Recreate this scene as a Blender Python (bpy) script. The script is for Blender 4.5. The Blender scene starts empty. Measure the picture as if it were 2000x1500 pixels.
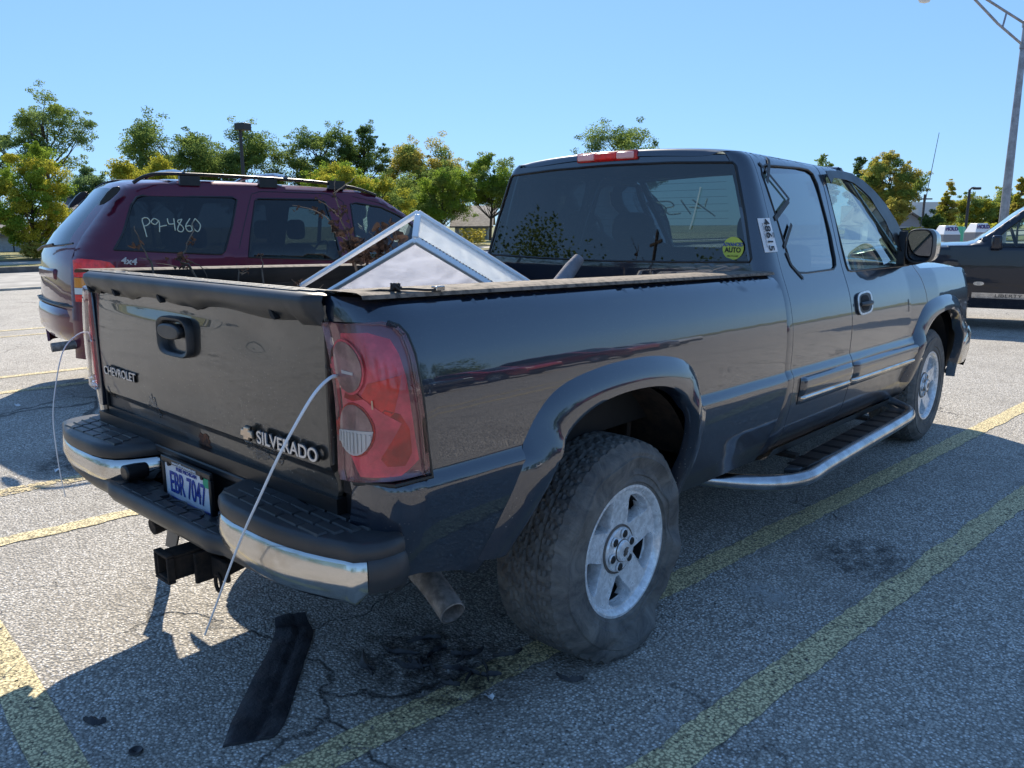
import bpy, bmesh, math, random
from math import sin, cos, pi, radians, sqrt, atan2
from mathutils import Vector, Matrix, noise
from mathutils.geometry import delaunay_2d_cdt
random.seed(7)
SC = bpy.context.scene
COL = SC.collection
# ------------------------------------------------------------------ camera
CAM = Vector((2.3581, -2.1455, 1.4634)); YAW = .73575; PIT = .19785
cam = bpy.data.cameras.new('camera'); cam_o = bpy.data.objects.new('camera', cam); COL.objects.link(cam_o)
cam.sensor_width = 36; cam.lens = 1549.8 / 2000 * 36; cam.clip_end = 4000; cam.clip_start = .05
FW = Vector((-sin(YAW) * cos(PIT), cos(YAW) * cos(PIT), -sin(PIT))); RT = Vector((cos(YAW), sin(YAW), 0)); UP = RT.cross(FW)
ro = -.0043; R2 = RT * cos(ro) + UP * sin(ro); U2 = UP * cos(ro) - RT * sin(ro)
m = Matrix((R2, U2, -FW)).transposed().to_4x4(); m.translation = CAM; cam_o.matrix_world = m
SC.camera = cam_o
# ------------------------------------------------------------------ light
SUN = Vector((-.95, .80, 1.0)).normalized()
EL = math.asin(SUN.z); AZ = atan2(SUN.x, SUN.y)
w = bpy.data.worlds.new('World'); SC.world = w; w.use_nodes = True
nt = w.node_tree; nt.nodes.clear()
sky = nt.nodes.new('ShaderNodeTexSky'); sky.sky_type = 'NISHITA'; sky.sun_disc = False
sky.sun_elevation = EL; sky.sun_rotation = AZ; sky.air_density = 1.0; sky.dust_density = .12; sky.ozone_density = 2.5; sky.altitude = 300
bg = nt.nodes.new('ShaderNodeBackground'); bg.inputs[1].default_value = .158
wo = nt.nodes.new('ShaderNodeOutputWorld')
gm = nt.nodes.new('ShaderNodeGamma'); gm.inputs[1].default_value = .45; nt.links.new(sky.outputs[0], gm.inputs[0])
tn = nt.nodes.new('ShaderNodeMix'); tn.data_type = 'RGBA'; tn.blend_type = 'MULTIPLY'; tn.inputs[0].default_value = 1; tn.inputs[7].default_value = (.51, .81, 1.23, 1); nt.links.new(gm.outputs[0], tn.inputs[6])
nt.links.new(tn.outputs[2], bg.inputs[0]); nt.links.new(bg.outputs[0], wo.inputs[0])
sl = bpy.data.lights.new('sun', 'SUN'); sl.energy = 3.3; sl.angle = radians(.5); sl.color = (1, .90, .74)
so = bpy.data.objects.new('sun', sl); COL.objects.link(so); so.rotation_euler = SUN.to_track_quat('Z', 'Y').to_euler(); so.location = (0, 0, 30)
SC.view_settings.view_transform = 'Standard'; SC.view_settings.look = 'None'; SC.view_settings.exposure = 1.2; SC.view_settings.gamma = 1
SC.render.engine = 'CYCLES'
SC.cycles.max_bounces = 8; SC.cycles.transparent_max_bounces = 12
# ------------------------------------------------------------------ materials
MATS = {}
def mk(name):
    mt = bpy.data.materials.new(name); mt.use_nodes = True; MATS[name] = mt
    return mt, mt.node_tree, mt.node_tree.nodes['Principled BSDF']
def N(nt, t, **k):
    n = nt.nodes.new(t)
    for a, b in k.items():
        if a.startswith('i_'): n.inputs[a[2:].replace('_', ' ')].default_value = b
        else: setattr(n, a, b)
    return n
def pos(nt):
    return nt.nodes.new('ShaderNodeTexCoord').outputs['Object']
def gpos(nt):
    return nt.nodes.new('ShaderNodeNewGeometry').outputs['Position']
def ramp(nt, fac, stops):
    r = nt.nodes.new('ShaderNodeValToRGB'); nt.links.new(fac, r.inputs[0])
    e = r.color_ramp.elements
    while len(e) < len(stops): e.new(.5)
    for q, (p, c) in zip(e, stops): q.position = p; q.color = (c, c, c, 1) if isinstance(c, (int, float)) else (*c, 1)
    return r.outputs[0]
def noi(nt, v, scale, detail=4, rough=.55, dist=0):
    n = N(nt, 'ShaderNodeTexNoise'); n.inputs['Scale'].default_value = scale; n.inputs['Detail'].default_value = detail
    n.inputs['Roughness'].default_value = rough; n.inputs['Distortion'].default_value = dist
    nt.links.new(v, n.inputs['Vector']); return n.outputs[0]
def mix(nt, f, a, b, mode='MIX'):
    n = nt.nodes.new('ShaderNodeMix'); n.data_type = 'RGBA'; n.blend_type = mode
    for s, val in ((0, f), (6, a), (7, b)):
        if hasattr(val, 'is_linked') or hasattr(val, 'links'): nt.links.new(val, n.inputs[s])
        else: n.inputs[s].default_value = val if isinstance(val, (int, float)) else (*val, 1)
    return n.outputs[2]
def math_(nt, op, a, b=0):
    n = nt.nodes.new('ShaderNodeMath'); n.operation = op
    for s, val in ((0, a), (1, b)):
        if isinstance(val, (int, float)): n.inputs[s].default_value = val
        else: nt.links.new(val, n.inputs[s])
    return n.outputs[0]
def bump(nt, h, st, dist, b):
    n = nt.nodes.new('ShaderNodeBump'); n.inputs['Strength'].default_value = st; n.inputs['Distance'].default_value = dist
    nt.links.new(h, n.inputs['Height']); nt.links.new(n.outputs[0], b.inputs['Normal'])
def pbr(name, col, rough=.5, metal=0, coat=0, var=0, vs=8, bs=0, bsc=60, bd=.002, spec=.5, col2=None, t0=.4, t1=.6, em=None):
    mt, nt, b = mk(name)
    b.inputs['Base Color'].default_value = (*col, 1); b.inputs['Roughness'].default_value = rough
    b.inputs['Metallic'].default_value = metal; b.inputs['Coat Weight'].default_value = coat; b.inputs['Coat Roughness'].default_value = .03
    b.inputs['Specular IOR Level'].default_value = spec
    if var or col2:
        p = pos(nt); n = noi(nt, p, vs, 6, .6)
        c2 = col2 or tuple(max(0, c * (1 - var)) for c in col)
        nt.links.new(mix(nt, ramp(nt, n, [(t0, 0), (t1, 1)]), col, c2), b.inputs['Base Color'])
        nt.links.new(math_(nt, 'ADD', math_(nt, 'MULTIPLY', n, .25), rough - .12), b.inputs['Roughness'])
    if bs: bump(nt, noi(nt, pos(nt), bsc, 4, .6), bs, bd, b)
    return mt
def paint(name, col, dust=(.16, .15, .14), dz=(.45, .80), ripple=.0012, flake=0., spots=0, cior=1.92):
    mt, nt, b = mk(name); p = pos(nt)
    b.inputs['Coat Weight'].default_value = 1; b.inputs['Coat Roughness'].default_value = .015; b.inputs['Coat IOR'].default_value = cior
    b.inputs['Metallic'].default_value = flake; b.inputs['Specular IOR Level'].default_value = .35
    sx = nt.nodes.new('ShaderNodeSeparateXYZ'); nt.links.new(p, sx.inputs[0])
    mr = nt.nodes.new('ShaderNodeMapRange'); nt.links.new(sx.outputs[2], mr.inputs[0])
    mr.inputs[1].default_value = dz[1]; mr.inputs[2].default_value = dz[0]; mr.inputs[3].default_value = 0; mr.inputs[4].default_value = 1
    n1 = noi(nt, p, 14, 8, .75); n2 = noi(nt, p, 3, 3, .5)
    d = math_(nt, 'MULTIPLY', mr.outputs[0], ramp(nt, n1, [(.35, .06), (.72, .38)]))
    d = math_(nt, 'ADD', d, ramp(nt, noi(nt, p, 90, 2, .5), [(.66, 0), (.75, .10)]))
    v = N(nt, 'ShaderNodeTexVoronoi'); v.inputs['Scale'].default_value = 70; nt.links.new(p, v.inputs['Vector'])
    sp = math_(nt, 'MULTIPLY', ramp(nt, v.outputs['Distance'], [(.10, 1), (.16, 0)]), ramp(nt, noi(nt, p, 6, 3, .6), [(.47, 0), (.56, 1)]))
    sp = math_(nt, 'MULTIPLY', sp, mr.outputs[0]); d = math_(nt, 'MAXIMUM', d, math_(nt, 'MULTIPLY', sp, .8))
    # long fine scratches
    mp = nt.nodes.new('ShaderNodeMapping'); mp.inputs['Scale'].default_value = (3, 1.5, 40); mp.inputs['Rotation'].default_value = (.25, 0, 0); nt.links.new(p, mp.inputs[0])
    sc = math_(nt, 'MULTIPLY', ramp(nt, noi(nt, mp.outputs[0], 6, 2, .5, .6), [(.495, 0), (.5, .35), (.505, 0)]), ramp(nt, noi(nt, p, 2.5, 2), [(.52, 0), (.62, 1)]))
    d = math_(nt, 'MAXIMUM', d, sc)
    nt.links.new(mix(nt, math_(nt, 'MULTIPLY', sp, .8), mix(nt, d, col, dust), (.42, .40, .37)), b.inputs['Base Color'])
    nt.links.new(math_(nt, 'ADD', math_(nt, 'MULTIPLY', d, .6), .28), b.inputs['Roughness'])
    nt.links.new(math_(nt, 'SUBTRACT', math_(nt, 'SUBTRACT', 1, math_(nt, 'MULTIPLY', d, .7)), math_(nt, 'MULTIPLY', mr.outputs[0], .62)), b.inputs['Coat Weight'])
    bp = nt.nodes.new('ShaderNodeBump'); bp.inputs['Strength'].default_value = .35; bp.inputs['Distance'].default_value = ripple
    nt.links.new(noi(nt, p, 9, 1, .4), bp.inputs['Height']); nt.links.new(bp.outputs[0], b.inputs['Normal']); nt.links.new(bp.outputs[0], b.inputs['Coat Normal'])
    return mt
def glass(name, tint, refl=1.0, ior=1.5, dirt=.008):
    mt = bpy.data.materials.new(name); mt.use_nodes = True; nt = mt.node_tree; nt.nodes.clear(); MATS[name] = mt
    o = nt.nodes.new('ShaderNodeOutputMaterial'); tr = nt.nodes.new('ShaderNodeBsdfTransparent'); tr.inputs[0].default_value = (*tint, 1)
    gl = nt.nodes.new('ShaderNodeBsdfGlossy'); gl.inputs['Roughness'].default_value = .01; gl.inputs[0].default_value = (1, 1, 1, 1)
    fr = nt.nodes.new('ShaderNodeFresnel'); fr.inputs[0].default_value = ior
    ms = nt.nodes.new('ShaderNodeMixShader'); nt.links.new(math_(nt, 'MINIMUM', math_(nt, 'MULTIPLY', fr.outputs[0], refl * 1.7), 1.0), ms.inputs[0]); nt.links.new(tr.outputs[0], ms.inputs[1]); nt.links.new(gl.outputs[0], ms.inputs[2])
    df = nt.nodes.new('ShaderNodeBsdfDiffuse'); df.inputs[0].default_value = (.45, .47, .48, 1)
    m2 = nt.nodes.new('ShaderNodeMixShader'); nt.links.new(ramp(nt, noi(nt, gpos(nt), 5, 8, .7), [(.4, dirt * .4), (.75, dirt * 2)]), m2.inputs[0])
    nt.links.new(ms.outputs[0], m2.inputs[1]); nt.links.new(df.outputs[0], m2.inputs[2]); nt.links.new(m2.outputs[0], o.inputs[0])
    return mt
PAINT = paint('truck_paint', (.009, .017, .034), flake=.3)
PAINT_T = paint('tailgate_paint', (.012, .013, .014), dust=(.30, .26, .2), dz=(.55, 1.2), flake=.2, ripple=.003, cior=1.68)
MAROON = paint('maroon_paint', (.115, .011, .032), dz=(.2, .5), flake=.35, cior=1.42)
NAVY = paint('navy_paint', (.006, .008, .018), dz=(.2, .5), flake=.2, cior=1.42)
CHROME = pbr('worn_chrome', (.62, .60, .57), .14, 1, col2=(.42, .36, .28), vs=7, t0=.5, t1=.75, bs=.25, bsc=5, bd=.004)
ALU = pbr('polished_step_metal', (.55, .56, .58), .22, 1, var=.3, vs=12)
RIM = pbr('alloy_rim', (.84, .86, .88), .30, .35, var=.3, vs=40, bs=.15, bsc=80, bd=.001)
RIMD = pbr('dull_rim_barrel', (.16, .15, .14), .55, .5, var=.5, vs=15)
BLKPL = pbr('black_textured_plastic', (.034, .036, .040), .42, bs=.35, bsc=300, bd=.0008, var=.35, vs=5)
LINER = pbr('black_bed_liner', (.006, .006, .007), .7, var=.4)
BLK = pbr('black_trim', (.012, .012, .013), .35, var=.3)
DARK = pbr('dark_cavity', (.008, .008, .009), .8)
RUST = pbr('rusty_steel', (.05, .032, .022), .85, .2, col2=(.018, .014, .012), vs=18, bs=.6, bsc=60, bd=.004)
RUSTP = pbr('rust_patch', (.16, .06, .025), .9, 0, col2=(.03, .022, .02), vs=60, t0=.35, t1=.65, bs=1, bsc=120, bd=.004)
CLOTH = pbr('grey_seat_cloth', (.035, .036, .04), .9, var=.3, bs=.3, bsc=200)
DUSTY = pbr('dusty_black_rail', (.19, .155, .125), .85, 0, col2=(.05, .045, .04), vs=45, t0=.45, t1=.65, bs=.5, bsc=200, bd=.001)
EXH = pbr('sooty_exhaust_steel', (.34, .30, .27), .6, .35, var=.5, vs=30, bs=.3, bsc=100)
ORANGE = pbr('amber_lens', (.75, .25, .01), .12, 0, .8)
WHITE = pbr('white_plastic', (.78, .78, .78), .35)
WLENS = pbr('white_lens', (.7, .7, .68), .15, 0, .8)
STICK = pbr('white_sticker', (.72, .74, .76), .5)
YEL = pbr('yellow_sticker', (.55, .6, .08), .5)
INK = pbr('black_ink', (.012, .012, .015), .6)
CHALK = pbr('window_marker', (.55, .58, .45), .8)
PLATEW = pbr('plate_white', (.72, .75, .80), .4, var=.1, vs=30)
PLATEB = pbr('plate_blue', (.015, .05, .30), .4)
GREENS = pbr('green_sticker', (.02, .35, .18), .5)
BADGE = pbr('badge_silver', (.62, .62, .63), .3, .7)
GOLD = pbr('bowtie_gold', (.70, .52, .36), .3, .5)
LRED = pbr('red_lens', (.70, .008, .012), .18, 0, .4, var=.5, vs=14, bs=.25, bsc=30, bd=.003)
LRED2 = pbr('bright_red_lens', (.95, .03, .025), .2, 0, .4, var=.3, vs=30)
LPINK = pbr('faded_red_lens', (.95, .09, .14), .2, 0, .4, var=.4, vs=12)
LGREY = pbr('smoky_clear_lens', (.42, .24, .23), .08, 0, 1, var=.5, vs=14)
LCLR = pbr('lens_edge', (.22, .07, .09), .1, .3, 1, var=.3, vs=10)
GREEN_G = glass('truck_side_glass', (.42, .56, .54), 1.0, 1.55)
TINT = glass('tinted_rear_glass', (.12, .165, .175), .8, 1.6)
TINTD = glass('dark_access_glass', (.07, .09, .10), 1.15, 1.7)
CLEAR = glass('windshield_glass', (.72, .82, .78), .8)
PRIV = glass('privacy_glass', (.085, .10, .115), .75, 1.5)
LENSG = glass('lamp_cover', (.97, .95, .95), .5, 1.45, .004)
WIRE = pbr('white_wire', (.75, .77, .8), .4)
ROPE = pbr('black_cord', (.02, .02, .022), .6)
ALUF = pbr('aluminium_frame', (.97, .97, .97), .45, 0, var=.05, vs=10, bs=.1, bsc=40)
def plastic_sheet(name, c, tr, bs=0):
    mt, nt, b = mk(name); b.inputs['Base Color'].default_value = (*c, 1); b.inputs['Roughness'].default_value = .35
    o = nt.nodes['Material Output']; t = nt.nodes.new('ShaderNodeBsdfTranslucent'); t.inputs[0].default_value = (*c, 1)
    ms = nt.nodes.new('ShaderNodeMixShader')
    p = pos(nt); nz = noi(nt, p, 6, 4, .6, 1.5)
    nt.links.new(ramp(nt, nz, [(.3, tr * .8), (.7, min(1, tr * 1.2))]), ms.inputs[0]); nt.links.new(b.outputs[0], ms.inputs[1]); nt.links.new(t.outputs[0], ms.inputs[2]); nt.links.new(ms.outputs[0], o.inputs[0])
    if bs:
        wv = N(nt, 'ShaderNodeTexWave'); wv.inputs['Scale'].default_value = 30; wv.inputs['Distortion'].default_value = 6; wv.inputs['Detail'].default_value = 2
        nt.links.new(p, wv.inputs['Vector']); bump(nt, wv.outputs['Fac'], bs, .003, b)
    return mt
SHEET = plastic_sheet('translucent_white_panel', (.80, .82, .89), .52)
SHEET2 = plastic_sheet('patterned_white_panel', (.92, .94, .94), .7, .6)
def leafmat(name, c1, c2, tr=.45):
    mt = bpy.data.materials.new(name); mt.use_nodes = True; nt = mt.node_tree; nt.nodes.clear(); MATS[name] = mt
    o = nt.nodes.new('ShaderNodeOutputMaterial'); d = nt.nodes.new('ShaderNodeBsdfDiffuse'); t = nt.nodes.new('ShaderNodeBsdfTranslucent')
    c = mix(nt, ramp(nt, noi(nt, pos(nt), .9, 5, .7), [(.35, 0), (.65, 1)]), c1, c2)
    nt.links.new(c, d.inputs[0]); nt.links.new(c, t.inputs[0])
    ms = nt.nodes.new('ShaderNodeMixShader'); ms.inputs[0].default_value = tr
    nt.links.new(d.outputs[0], ms.inputs[1]); nt.links.new(t.outputs[0], ms.inputs[2]); nt.links.new(ms.outputs[0], o.inputs[0]); return mt
L_DK = leafmat('dark_green_leaves', (.08, .14, .045), (.18, .25, .07), .5)
L_MD = leafmat('olive_leaves', (.15, .23, .06), (.27, .33, .08), .55)
L_BR = leafmat('bright_green_leaves', (.16, .27, .04), (.28, .36, .05), .55)
L_YE = leafmat('yellow_green_leaves', (.30, .33, .05), (.50, .45, .06), .55)
L_GO = leafmat('golden_leaves', (.36, .34, .07), (.48, .40, .10), .55)
L_BL = leafmat('cool_green_leaves', (.12, .20, .08), (.24, .33, .12), .55)
BARK = pbr('tree_bark', (.07, .055, .045), .9, var=.4, bs=.5, bsc=20, bd=.02)
# tyre
mt, nt, b = mk('worn_tyre_rubber'); p = pos(nt)
c = mix(nt, ramp(nt, noi(nt, p, 9, 8, .75, .8), [(.35, 0), (.68, 1)]), (.055, .056, .058), (.19, .178, .16)); nt.links.new(c, b.inputs['Base Color']); b.inputs['Roughness'].default_value = .75
bump(nt, noi(nt, p, 55, 6, .7), .5, .004, b); TYRE = mt
# asphalt
def asphalt(name, base, light, dark, sc=75):
    mt, nt, b = mk(name); p = gpos(nt)
    v = N(nt, 'ShaderNodeTexVoronoi'); v.inputs['Scale'].default_value = sc; nt.links.new(p, v.inputs['Vector'])
    v2 = N(nt, 'ShaderNodeTexVoronoi'); v2.inputs['Scale'].default_value = sc * 2.3; nt.links.new(p, v2.inputs['Vector'])
    hs = nt.nodes.new('ShaderNodeSeparateColor'); nt.links.new(v.outputs['Color'], hs.inputs[0])
    h2 = nt.nodes.new('ShaderNodeSeparateColor'); nt.links.new(v2.outputs['Color'], h2.inputs[0])
    c = mix(nt, ramp(nt, hs.outputs[0], [(.0, 0), (.35, .35), (.8, .65), (1, 1)]), dark, light)
    c = mix(nt, ramp(nt, v.outputs['Distance'], [(.42, 0), (.72, 1)]), c, tuple(x * .30 for x in base))
    c = mix(nt, .28, c, mix(nt, h2.outputs[0], dark, light))
    c = mix(nt, math_(nt, 'MULTIPLY', ramp(nt, hs.outputs[2], [(.80, 0), (.86, 1)]), ramp(nt, v.outputs['Distance'], [(.25, 1), (.42, 0)])), c, (.85, .83, .80))
    c = mix(nt, ramp(nt, noi(nt, p, .8, 5, .6), [(.35, 0), (.7, .22)]), c, base)
    c = mix(nt, ramp(nt, noi(nt, p, 1.6, 5, .7), [(.50, 0), (.72, .55)]), c, tuple(x * .42 for x in base))
    c = mix(nt, ramp(nt, noi(nt, p, 7, 5, .7), [(.60, 0), (.72, .35)]), c, tuple(x * .35 for x in base))
    # cracks
    vc = N(nt, 'ShaderNodeTexVoronoi'); vc.feature = 'DISTANCE_TO_EDGE'; vc.inputs['Scale'].default_value = .75
    nz = N(nt, 'ShaderNodeTexNoise'); nz.inputs['Scale'].default_value = 3; nz.inputs['Detail'].default_value = 6; nt.links.new(p, nz.inputs['Vector'])
    vm = nt.nodes.new('ShaderNodeVectorMath'); vm.operation = 'MULTIPLY_ADD'; nt.links.new(nz.outputs['Color'], vm.inputs[0]); vm.inputs[1].default_value = (.55, .55, 0); nt.links.new(p, vm.inputs[2]); nt.links.new(vm.outputs[0], vc.inputs['Vector'])
    cr = math_(nt, 'MULTIPLY', ramp(nt, vc.outputs['Distance'], [(.002, 1), (.007, 0)]), ramp(nt, noi(nt, p, .6, 2), [(.50, 0), (.58, .8)]))
    c = mix(nt, cr, c, (.012, .012, .012))
    # oil stains / chalky patches
    c = mix(nt, math_(nt, 'MULTIPLY', ramp(nt, noi(nt, p, 3.1, 5, .7), [(.66, 0), (.74, 1)]), .5), c, (.02, .02, .022))
    nt.links.new(c, b.inputs['Base Color']); b.inputs['Roughness'].default_value = .8
    h = math_(nt, 'SUBTRACT', math_(nt, 'MULTIPLY', v.outputs['Distance'], -1), math_(nt, 'MULTIPLY', cr, 1.5))
    h = math_(nt, 'ADD', h, math_(nt, 'MULTIPLY', hs.outputs[1], .5))
    bump(nt, h, .85, .007, b); return mt
ASPH = asphalt('worn_asphalt', (.42, .385, .335), (.80, .745, .66), (.15, .14, .125), 98)
ROADM = pbr('concrete_road', (.40, .38, .35), .9, col2=(.27, .26, .24), vs=1.2, bs=.3, bsc=30)
KERBM = pbr('kerb_concrete', (.48, .44, .37), .9, var=.3, vs=4)
KERBD = pbr('kerb_painted_shade', (.14, .13, .12), .9, var=.3, vs=4)  # darker copy of the kerb concrete, shade put into its colour
GRASSM = pbr('dry_grass', (.23, .22, .07), .95, col2=(.33, .29, .13), vs=3, bs=1, bsc=40, bd=.05)
LAWNM = pbr('lawn', (.13, .15, .05), .95, col2=(.20, .19, .08), vs=.6, bs=1, bsc=30, bd=.05)
# yellow paint (worn through)
def stripe_mat(name, col, wear):
    mt, nt, b = mk(name); p = gpos(nt)
    v = N(nt, 'ShaderNodeTexVoronoi'); v.inputs['Scale'].default_value = 98; nt.links.new(p, v.inputs['Vector'])
    c = mix(nt, ramp(nt, noi(nt, p, 30, 6, .7), [(.4, 0), (.65, 1)]), col, tuple(x * .62 for x in col))
    c = mix(nt, ramp(nt, v.outputs['Distance'], [(.38, 0), (.62, .85)]), c, tuple(x * .22 for x in col))
    nt.links.new(c, b.inputs['Base Color']); b.inputs['Roughness'].default_value = .75
    a1 = ramp(nt, noi(nt, p, 42, 5, .75), [(.38 + wear, 0), (.43 + wear, 1)])
    a2 = ramp(nt, noi(nt, p, 5, 6, .7, .5), [(.30 + wear, 0), (.37 + wear, 1)])
    nt.links.new(math_(nt, 'MULTIPLY', a1, a2), b.inputs['Alpha'])
    bump(nt, v.outputs['Distance'], .5, -.004, b); return mt
YSTR = stripe_mat('worn_yellow_paint', (.98, .82, .46), .0)
YSTR2 = stripe_mat('heavily_worn_yellow_paint', (.92, .74, .40), .06)
def siding(name, col, sc=5):
    mt, nt, b = mk(name); p = pos(nt); sx = nt.nodes.new('ShaderNodeSeparateXYZ'); nt.links.new(p, sx.inputs[0])
    f = math_(nt, 'FRACT', math_(nt, 'MULTIPLY', sx.outputs[2], sc))
    c = mix(nt, ramp(nt, f, [(0, .5), (.12, 0)]), col, tuple(x * .6 for x in col)); nt.links.new(mix(nt, .25, c, mix(nt, noi(nt, p, 2), col, (.3, .3, .3))), b.inputs['Base Color']); b.inputs['Roughness'].default_value = .7
    bump(nt, f, .4, .02, b); return mt
SID_T = siding('tan_siding', (.42, .39, .33)); SID_G = siding('blue_grey_siding', (.30, .33, .40)); SID_W = siding('white_siding', (.62, .62, .62), 4)
SID_P = siding('pink_tan_siding', (.5, .42, .38)); FENCEM = pbr('pale_fence', (.42, .43, .44), .8, var=.2)
ROOFM = pbr('shingle_roof', (.17, .155, .15), .9, var=.3, vs=4, bs=.5, bsc=20, bd=.02); ROOFB = pbr('brown_shingle_roof', (.13, .10, .09), .9, var=.3, vs=4)
WIND = pbr('house_window_glass', (.03, .04, .05), .1); TRIMW = pbr('white_trim', (.6, .6, .6), .6)
GALV = pbr('galvanised_steel', (.34, .34, .36), .45, .7, var=.3, vs=5)
BLKM = pbr('black_pole_paint', (.02, .02, .022), .5)
# ------------------------------------------------------------------ mesh helpers
class MB:
    def __init__(s): s.v = []; s.f = []; s.n = {}
    def add(s, vs, fs):
        o = len(s.v); s.v += [tuple(v) for v in vs]; s.f += [tuple(i + o for i in f) for f in fs]; return o
    def box(s, a, b, M=None):
        vs = [(x, y, z) for x in (a[0], b[0]) for y in (a[1], b[1]) for z in (a[2], b[2])]
        if M: vs = [M @ Vector(v) for v in vs]
        s.add(vs, [(0, 1, 3, 2), (4, 6, 7, 5), (0, 4, 5, 1), (2, 3, 7, 6), (0, 2, 6, 4), (1, 5, 7, 3)]); return s
    def grid(s, P, cu=False, cv=False, flip=False):
        n = len(P); k = len(P[0]); fs = []
        for i in range(n if cu else n - 1):
            for j in range(k if cv else k - 1):
                a, b, c, d = i * k + j, ((i + 1) % n) * k + j, ((i + 1) % n) * k + (j + 1) % k, i * k + (j + 1) % k
                fs.append((a, d, c, b) if flip else (a, b, c, d))
        s.add([p for r in P for p in r], fs); return s
    def tube(s, path, r, seg=8, caps=True):
        path = [Vector(p) for p in path]; n = len(path); rr = r if isinstance(r, (list, tuple)) else [r] * n
        rings = []; nrm = None
        for i, p in enumerate(path):
            t = (path[min(i + 1, n - 1)] - path[max(i - 1, 0)]).normalized()
            if nrm is None:
                nrm = t.orthogonal().normalized()
            else: nrm = (nrm - t * nrm.dot(t)); nrm = nrm.normalized() if nrm.length > 1e-6 else t.orthogonal().normalized()
            bi = t.cross(nrm)
            rings.append([p + (nrm * cos(2 * pi * k / seg) + bi * sin(2 * pi * k / seg)) * rr[i] for k in range(seg)])
        o = len(s.v); s.grid(rings, cv=True)
        if caps:
            s.f.append(tuple(o + k for k in range(seg))[::-1]); s.f.append(tuple(o + (n - 1) * seg + k for k in range(seg)))
        return s
    def lathe(s, prof, seg=48, M=None, a0=0, a1=2 * pi):  # prof: (x along axis, r); axis X
        full = abs(a1 - a0 - 2 * pi) < 1e-6
        P = []
        for i in range(seg if full else seg + 1):
            a = a0 + (a1 - a0) * i / seg
            row = [Vector((x, r * cos(a), r * sin(a))) for x, r in prof]
            P.append([M @ q for q in row] if M else row)
        s.grid(P, cu=full, flip=True); return s
    def prism(s, poly, axis, a, b, M=None):   # poly 2D, extruded along axis from a to b
        def mp(p, t):
            q = {0: (t, p[0], p[1]), 1: (p[0], t, p[1]), 2: (p[0], p[1], t)}[axis]
            return M @ Vector(q) if M else q
        n = len(poly); o = s.add([mp(p, a) for p in poly] + [mp(p, b) for p in poly], [(i, (i + 1) % n, n + (i + 1) % n, n + i) for i in range(n)])
        s.f.append(tuple(o + i for i in range(n))[::-1]); s.f.append(tuple(o + n + i for i in range(n))); return s
    def build(s, name, mat, parent=None, sharp=35, bevel=0, seg=2, smooth=True, sub=0):
        me = bpy.data.meshes.new(name); me.from_pydata(s.v, [], s.f); me.validate()
        bm = bmesh.new(); bm.from_mesh(me); bmesh.ops.recalc_face_normals(bm, faces=bm.faces); bm.to_mesh(me); bm.free()
        if smooth:
            for p in me.polygons: p.use_smooth = True
            me.set_sharp_from_angle(angle=radians(sharp))
        me.materials.append(mat); o = bpy.data.objects.new(name, me); COL.objects.link(o); o.parent = parent
        if bevel:
            b = o.modifiers.new('bevel', 'BEVEL'); b.width = bevel; b.segments = seg; b.limit_method = 'ANGLE'; b.angle_limit = radians(30)
        if sub:
            b = o.modifiers.new('subdivision', 'SUBSURF'); b.levels = b.render_levels = sub
        return o
def thing(name, label, cat, loc=(0, 0, 0), rz=0, group=None):
    o = bpy.data.objects.new(name, None); COL.objects.link(o); o.location = loc; o.rotation_euler = (0, 0, rz); o.empty_display_size = .2
    o['label'] = label; o['category'] = cat
    if group: o['group'] = group
    return o
def tag(o, label, cat, group=None):
    o['label'] = label; o['category'] = cat
    if group: o['group'] = group
    return o
def struct(o): o['kind'] = 'structure'; return o
def lab(o, l): o['label'] = l; return o
def resample(poly, st, closed=True):
    out = []; n = len(poly)
    for i in range(n if closed else n - 1):
        a = Vector(poly[i]); b = Vector(poly[(i + 1) % n]); k = max(1, int(math.ceil((b - a).length / st)))
        out += [a + (b - a) * j / k for j in range(k)]
    if not closed: out.append(Vector(poly[-1]))
    return out
def smoothpoly(poly, it=2):
    p = [Vector(q) for q in poly]
    for _ in range(it):
        q = []
        for i in range(len(p)):
            a, b = p[i], p[(i + 1) % len(p)]; q += [a * .75 + b * .25, a * .25 + b * .75]
        p = q
    return p
def rrect(cx, cy, hx, hy, e=3.2, n=40, slant=0):
    out = []
    for k in range(n):
        a = 2 * pi * k / n; c, q = cos(a), sin(a); x = hx * abs(c) ** (2 / e) * (1 if c > 0 else -1); y = hy * abs(q) ** (2 / e) * (1 if q > 0 else -1); out.append(Vector((cx + x, cy + y + slant * x)))
    return out
def inside(p, poly):
    c = False; n = len(poly); x, y = p
    for i in range(n):
        a, b = poly[i], poly[i - 1]
        if (a[1] > y) != (b[1] > y) and x < (b[0] - a[0]) * (y - a[1]) / (b[1] - a[1]) + a[0]: c = not c
    return c
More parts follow.
